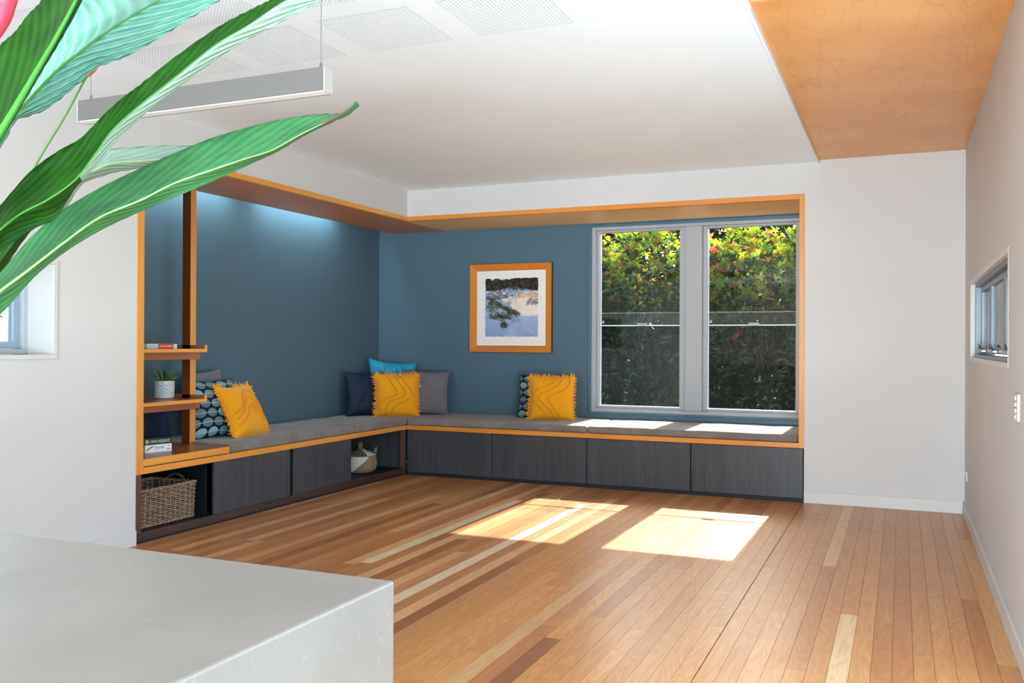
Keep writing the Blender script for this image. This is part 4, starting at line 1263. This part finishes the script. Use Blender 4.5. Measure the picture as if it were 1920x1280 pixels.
# ------------------------------------------------------------------ leafy arrangement on the island
def leaf_mat(name, c1, c2, rough=0.3, trans=0.25, vein=0.5, tcol='#7fc23a', spec=0.5):
    k = N(name)
    tc = k.n('ShaderNodeTexCoord'); sp = k.n('ShaderNodeSeparateXYZ'); k.l(tc.outputs['UV'], sp.inputs[0])
    av = k.math('ABSOLUTE', sp.outputs[1])
    ph = k.math('SUBTRACT', k.math('MULTIPLY', sp.outputs[0], 230.0), k.math('MULTIPLY', av, 26.0))
    w = k.math('ADD', k.math('MULTIPLY', k.math('SINE', ph), 0.5), 0.5)
    nz = k.noise(k.coord('UV', (6, 1.2, 1)), 2.5, 3)
    f = k.math('ADD', k.math('MULTIPLY', w, 0.25), k.math('MULTIPLY', nz, 0.75))
    c = k.ramp(f, [(0.25, lin(c1)), (0.75, lin(c2))])
    k.l(c, k.p.inputs['Base Color'])
    k.bump(w, vein, 0.0022)
    k.set(rough, spec)
    tr = k.n('ShaderNodeBsdfTranslucent'); tr.inputs[0].default_value = lin(tcol) + (1,)
    mx = k.n('ShaderNodeMixShader'); mx.inputs[0].default_value = trans
    k.l(k.p.outputs[0], mx.inputs[1]); k.l(tr.outputs[0], mx.inputs[2]); k.l(mx.outputs[0], k.out.inputs['Surface'])
    return k.m
LDARK = leaf_mat('deep_green_leaf', '#0b3006', '#1b5608', 0.5, 0.04, 0.25, '#4f8a20', 0.2)
LMID = leaf_mat('mid_green_leaf', '#2f754a', '#529a5e', 0.24, 0.2, 0.35)
LPALE = leaf_mat('pale_leaf_underside', '#8fb8a0', '#b7cfc0', 0.35, 0.2, 0.5)
LTEAL = leaf_mat('glossy_blue_green_leaf', '#5aa48a', '#8fcabb', 0.24, 0.15, 1.0)
RIB = plain('pale_green_rib', '#a9cd86', 0.4, 0.4)
RIBD = plain('bright_green_rib', '#3f8a2c', 0.35, 0.5)
STEM = plain('green_stem', '#4f7a2e', 0.5, 0.4)
VX, VY = 3.045, -6.775
arr = thing('leaf_arrangement', 'large tropical green leaves with pink bracts reaching in at the left foreground', 'plant', (VX, VY, 0.9))
VASE = plain('white_ceramic_vase', '#e4e2de', 0.3, 0.5)
obj('vase', lathe(bmesh.new(), [(0, 0.0), (0.05, 0.0), (0.062, 0.01), (0.072, 0.08), (0.066, 0.15), (0.045, 0.2), (0.042, 0.23), (0.047, 0.24), (0.043, 0.24), (0.038, 0.22), (0.0, 0.21)], 40, (VX, VY, 0.9005)), VASE, arr, smooth=True)

def build_leaf(key, m_top, m_bot, ribm, rib_r=0.0022, half_b=None, bulge=0.006, pleat=0.0006, half_from=0):
    S = LEAVES[key]
    A = np.array(catmull([s[0] for s in S], 6)); R_ = np.array(catmull([s[1] for s in S], 6)); Bq = np.array(catmull([s[2] for s in S], 6))
    n = len(A); K = 7
    bm = bmesh.new(); uvl = bm.loops.layers.uv.new('UVMap')
    grid = []
    dl = np.r_[0, np.cumsum(np.linalg.norm(np.diff(R_, axis=0), axis=1))]
    for i in range(n):
        row = []
        t = R_[min(i + 1, n - 1)] - R_[max(i - 1, 0)]; t /= (np.linalg.norm(t) + 1e-9)
        nn = np.cross(t, Bq[i] - A[i]); ln = np.linalg.norm(nn); nn = nn / ln if ln > 1e-9 else np.array([0, 0, 1.0])
        for side, E_ in ((-1, A[i]), (1, Bq[i])):
            rng_ = range(K, 0, -1) if side < 0 else range(0, K + 1)
            wd = np.linalg.norm(E_ - R_[i])
            for q in rng_:
                s = q / K
                p = R_[i] + (E_ - R_[i]) * s + nn * (bulge * math.sin(math.pi * s) * min(1, wd / 0.03) * 1.0)
                p = p + nn * pleat * math.sin(dl[i] * 420 - s * 5) * s
                row.append((bm.verts.new(p), (dl[i], side * s)))
        grid.append(row)
    for i in range(n - 1):
        for j in range(len(grid[0]) - 1):
            q = [grid[i][j], grid[i][j + 1], grid[i + 1][j + 1], grid[i + 1][j]]
            f = bm.faces.new([v for v, _ in q])
            if half_b is not None and j >= K and i > half_from: f.material_index = 2
            for lp, (_, uv) in zip(f.loops, q): lp[uvl].uv = uv
    mats = [m_top, m_bot] + ([half_b] if half_b else [])
    o = obj('leaf', bm, mats, arr, smooth=True)
    sd = o.modifiers.new('thickness', 'SOLIDIFY'); sd.thickness = 0.0009; sd.offset = 0
    if ribm:
        bm = bmesh.new()
        rr = [max(0.0003, rib_r * (1 - i / (n - 1)) ** 0.8) for i in range(n)]
        tube(bm, [R_[i] for i in range(n)], rr, 8)
        obj('midrib', bm, ribm, o, smooth=True)
    base = R_[0]
    mouth = np.array([VX, VY, 1.13])
    d = (R_[3] - R_[0]); d /= np.linalg.norm(d)
    pts = catmull([mouth + (base - mouth) * 0.0, mouth * 0.6 + (base - d * 0.05) * 0.4 + np.array([0, 0, 0.02]), base - d * 0.02, base + d * 0.01], 6)
    obj('stalk', tube(bmesh.new(), pts, 0.0035, 8), STEM, o, smooth=True)
    return o
le = build_leaf('E', LMID, LMID, RIB, 0.0016)
tp = [np.array(s_[1]) for s_ in LEAVES['E'][-4:]]
obj('dry_tip', tube(bmesh.new(), catmull(tp, 4), [0.0024 - 0.00018 * i for i in range(13)], 6), plain('dry_brown_tip', '#6b5a48', 0.7, 0.2), le, smooth=True)
build_leaf('C', LDARK, LDARK, RIBD, 0.0012, LPALE, bulge=0.008, half_from=36)
build_leaf('D', LPALE, LPALE, RIB, 0.0014)
build_leaf('B', LTEAL, LTEAL, RIBD, 0.0022, bulge=0.004, pleat=0.0012)
build_leaf('A', LDARK, LDARK, RIBD, 0.0048)
build_leaf('F', LDARK, LDARK, None)
STP = [(3.215, -6.75, 1.209), (3.263, -6.729, 1.328), (3.305, -6.711, 1.415), (3.329, -6.701, 1.471), (3.36, -6.688, 1.527), (3.382, -6.678, 1.573), (3.39, -6.675, 1.583)]
fs_ = obj('flower_stem', tube(bmesh.new(), catmull([(VX, VY, 1.12), (3.13, -6.77, 1.15)] + STP, 5), 0.0014, 6), STEM, arr, smooth=True)
obj('bud', tube(bmesh.new(), [(3.386, -6.676, 1.579), (3.393, -6.674, 1.587), (3.400, -6.671, 1.593)], [0.002, 0.0035, 0.001], 8), plain('orange_red_bud', '#e5673c', 0.5), fs_, smooth=True)
BRP = [(3.204, -6.668, 1.650), (3.213, -6.664, 1.674), (3.218, -6.662, 1.692), (3.222, -6.661, 1.702), (3.227, -6.658, 1.724), (3.239, -6.653, 1.759)]
br = obj('flower_bract', tube(bmesh.new(), catmull(BRP, 5), [0.002 + 0.011 * math.sin(math.pi * min(i / 25 + 0.12, 0.6)) for i in range(26)], 10), plain('pink_red_bract', '#d8405a', 0.4), arr, smooth=True)
obj('stalk', tube(bmesh.new(), catmull([(VX, VY, 1.12), (3.07, -6.74, 1.3), (3.15, -6.69, 1.55), (3.204, -6.668, 1.652)], 6), 0.003, 8), STEM, br, smooth=True)

# ------------------------------------------------------------------ garden outside
GRASS = N('garden_ground')
GRASS.l(GRASS.ramp(GRASS.noise(GRASS.coord('Object', (1, 1, 1)), 3, 5), [(0.3, lin('#3c3a26')), (0.7, lin('#5c6a38'))]), GRASS.p.inputs['Base Color'])
bm = bmesh.new()
for b in ((-25, 30, 1.02, 30), (-25, -0.97, -25, 1.02), (4.93, 30, -25, 1.02), (-0.97, 4.93, -25, REAR - 0.14)):
    vs_ = [bm.verts.new(p) for p in ((b[0], b[2], -0.12), (b[1], b[2], -0.12), (b[1], b[3], -0.12), (b[0], b[3], -0.12))]
    bm.faces.new(vs_)
g = obj('garden_ground', bm, GRASS.set(0.95, 0.1)); g['kind'] = 'structure'

def foliage_mat(name, trans=0.45):
    k = N(name)
    a = k.n('ShaderNodeVertexColor'); a.layer_name = 'Col'
    k.l(a.outputs['Color'], k.p.inputs['Base Color'])
    k.set(0.2, 0.6)
    tr = k.n('ShaderNodeBsdfTranslucent')
    k.l(k.mix(1.0, a.outputs['Color'], (1.6, 1.5, 0.6), 'MULTIPLY'), tr.inputs[0])
    mx = k.n('ShaderNodeMixShader'); mx.inputs[0].default_value = trans
    k.l(k.p.outputs[0], mx.inputs[1]); k.l(tr.outputs[0], mx.inputs[2]); k.l(mx.outputs[0], k.out.inputs['Surface'])
    return k.m
FOL = foliage_mat('shrub_leaves')
BARK = wood('grey_bark', '#6a5a48', '#3a3026', 2, 14, 0.9)

def leaves_mesh(name, centers, axes, ncl, size, colors, seed):
    """rosettes of ncl folded leaves; centers (n,3), axes (n,3) growth direction, colors (n,3)"""
    r_ = np.random.default_rng(seed)
    n = len(centers)
    axes = axes / np.linalg.norm(axes, axis=1, keepdims=True)
    ref = np.where(np.abs(axes[:, 2:3]) > 0.9, np.array([[1.0, 0, 0]]), np.array([[0, 0, 1.0]]))
    s = np.cross(axes, ref); s /= np.linalg.norm(s, axis=1, keepdims=True); q = np.cross(axes, s)
    V, Cc = [], []
    for i in range(ncl):
        ang = 2 * np.pi * i / ncl * 1.0 + r_.uniform(0, 1.0, n) + i * 0.3
        op = r_.uniform(0.35, 1.35, n)
        d = axes * np.cos(op)[:, None] + (s * np.cos(ang)[:, None] + q * np.sin(ang)[:, None]) * np.sin(op)[:, None]
        side = np.cross(d, axes) ; side /= (np.linalg.norm(side, axis=1, keepdims=True) + 1e-9)
        nr = np.cross(side, d)
        ln = size * r_.uniform(0.65, 1.2, n)[:, None]; wd = ln * 0.17
        base = centers + d * ln * 0.08
        tip = centers + d * ln + np.array([0, 0, -0.12]) * ln
        mid = centers + d * ln * 0.5
        V.append(np.stack([base, mid + side * wd + nr * wd * 0.35, tip, mid - side * wd + nr * wd * 0.35], 1))
        Cc.append(colors * r_.uniform(0.75, 1.25, (n, 1)))
    V = np.concatenate(V).reshape(-1, 3); Cc = np.repeat(np.concatenate(Cc), 4, axis=0)
    m = len(V) // 4
    F = np.stack([np.arange(m) * 4, np.arange(m) * 4 + 1, np.arange(m) * 4 + 2, np.arange(m) * 4, np.arange(m) * 4 + 2, np.arange(m) * 4 + 3], 1).reshape(-1, 3)
    me = bpy.data.meshes.new(name)
    me.vertices.add(len(V)); me.vertices.foreach_set('co', V.astype(np.float32).ravel())
    me.loops.add(F.size); me.loops.foreach_set('vertex_index', F.astype(np.int32).ravel())
    me.polygons.add(len(F)); me.polygons.foreach_set('loop_start', (np.arange(len(F)) * 3).astype(np.int32))
    me.update(calc_edges=True); me.validate()
    ca = me.color_attributes.new('Col', 'FLOAT_COLOR', 'POINT')
    ca.data.foreach_set('color', np.concatenate([np.clip(Cc, 0, 1), np.ones((len(Cc), 1))], 1).astype(np.float32).ravel())
    return me

def shrub(name, label, cat, cx, cy, rx, ry, h, n, size, young, seed, group, base=-0.12, low=0.0, dark=1.0):
    r_ = np.random.default_rng(seed)
    # lumpy crown: points in a shell of a bumpy egg
    d = r_.normal(size=(n, 3)); d /= np.linalg.norm(d, axis=1, keepdims=True)
    ph = r_.uniform(0, 6.28, 4)
    lump = 1 + 0.13 * np.sin(d[:, 0] * 5 + ph[0]) * np.sin(d[:, 2] * 6 + ph[1]) + 0.1 * np.sin(d[:, 1] * 7 + ph[2] + d[:, 2] * 4)
    rad = lump * r_.uniform(0.55, 1.0, n) ** 0.6
    hh = (h - low) / 2
    P = np.stack([cx + d[:, 0] * rx * rad, cy + d[:, 1] * ry * rad, low + hh + d[:, 2] * hh * np.minimum(rad, 1.06)], 1)
    P = P[P[:, 2] > base + 0.02]
    ax = np.stack([(P[:, 0] - cx) / rx, (P[:, 1] - cy) / ry, (P[:, 2] - low - hh) / hh * 0.7 + 0.75], 1) + r_.normal(scale=0.35, size=(len(P), 3))
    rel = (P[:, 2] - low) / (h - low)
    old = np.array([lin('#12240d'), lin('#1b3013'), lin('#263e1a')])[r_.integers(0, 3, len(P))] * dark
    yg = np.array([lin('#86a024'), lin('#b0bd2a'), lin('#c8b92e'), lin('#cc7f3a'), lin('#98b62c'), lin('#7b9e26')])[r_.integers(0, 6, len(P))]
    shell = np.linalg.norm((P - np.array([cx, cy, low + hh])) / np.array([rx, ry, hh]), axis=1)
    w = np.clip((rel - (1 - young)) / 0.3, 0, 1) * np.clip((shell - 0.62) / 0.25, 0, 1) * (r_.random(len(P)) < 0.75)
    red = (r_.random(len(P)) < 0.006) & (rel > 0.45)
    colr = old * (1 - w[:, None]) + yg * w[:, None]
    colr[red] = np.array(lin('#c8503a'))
    t = thing(name, label, cat, (cx, cy, base), group)
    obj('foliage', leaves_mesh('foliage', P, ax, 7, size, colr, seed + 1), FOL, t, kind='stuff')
    bm = bmesh.new()
    for q in range(5):
        a = q * 1.26 + seed
        tube(bm, catmull([(cx + 0.05 * math.cos(a), cy + 0.05 * math.sin(a), base), (cx + 0.15 * math.cos(a), cy + 0.15 * math.sin(a), base + (h - base) * 0.4), (cx + rx * 0.45 * math.cos(a), cy + ry * 0.45 * math.sin(a), base + (h - base) * 0.8)], 4), [0.035 - 0.0025 * i for i in range(9)], 6)
    obj('stem', bm, BARK, t)
    return t
SHR = [(-0.55, 4.7, 3.0, 'hedge shrub at the far left beyond the window'), (0.35, 4.5, 2.95, 'hedge shrub with red tipped leaves seen in the left pane'), (1.20, 4.35, 2.92, 'hedge shrub with bright tips seen in the middle of the left pane'),
       (1.95, 4.6, 2.80, 'hedge shrub showing on both sides of the window mullion'), (2.65, 4.4, 2.88, 'hedge shrub with yellow orange tips in the right pane'), (3.45, 4.55, 2.96, 'hedge shrub at the right edge of the right pane'), (4.4, 4.7, 2.9, 'hedge shrub standing beyond the right edge of the window')]
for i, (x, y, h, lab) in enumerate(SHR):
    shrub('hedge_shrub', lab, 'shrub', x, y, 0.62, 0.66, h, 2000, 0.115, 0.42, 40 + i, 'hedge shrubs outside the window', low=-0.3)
for i, (x, y, h, lab) in enumerate([(-1.6, 8.6, 4.6, 'dark tree behind the hedge at the left'), (0.6, 8.9, 4.9, 'dark tree behind the hedge in the middle'), (2.7, 8.7, 4.7, 'dark tree behind the hedge at the right')]):
    shrub('garden_tree', lab, 'tree', x, y, 1.5, 1.2, h, 2200, 0.2, 0.0, 70 + i, 'dark trees behind the hedge', low=0.2, dark=0.6)
shrub('side_shrub', 'green shrub outside the small right window', 'shrub', 6.6, 2.2, 0.9, 0.9, 2.5, 1200, 0.13, 0.35, 90, 'side garden shrubs', low=-0.2)
shrub('side_shrub', 'green shrub outside the small left window', 'shrub', -3.2, -2.9, 0.9, 0.9, 2.0, 900, 0.13, 0.2, 91, 'side garden shrubs', low=-0.2)
# pale blue neighbouring screen wall seen through the small right window
nb_ = thing('boundary_screen', 'pale blue rendered screen wall outside the right window', 'screen', (5.7, 1.6, -0.12))
obj('screen_panel', B(5.35, 5.95, 1.7, 1.8, -0.12, 2.6, 0.004), paint('pale_blue_render', '#a9c3d2', 0.7), nb_)
obj('cap', B(5.33, 5.97, 1.68, 1.82, 2.6, 2.64, 0.004), paint('pale_blue_cap', '#b9ccd6', 0.7), nb_)
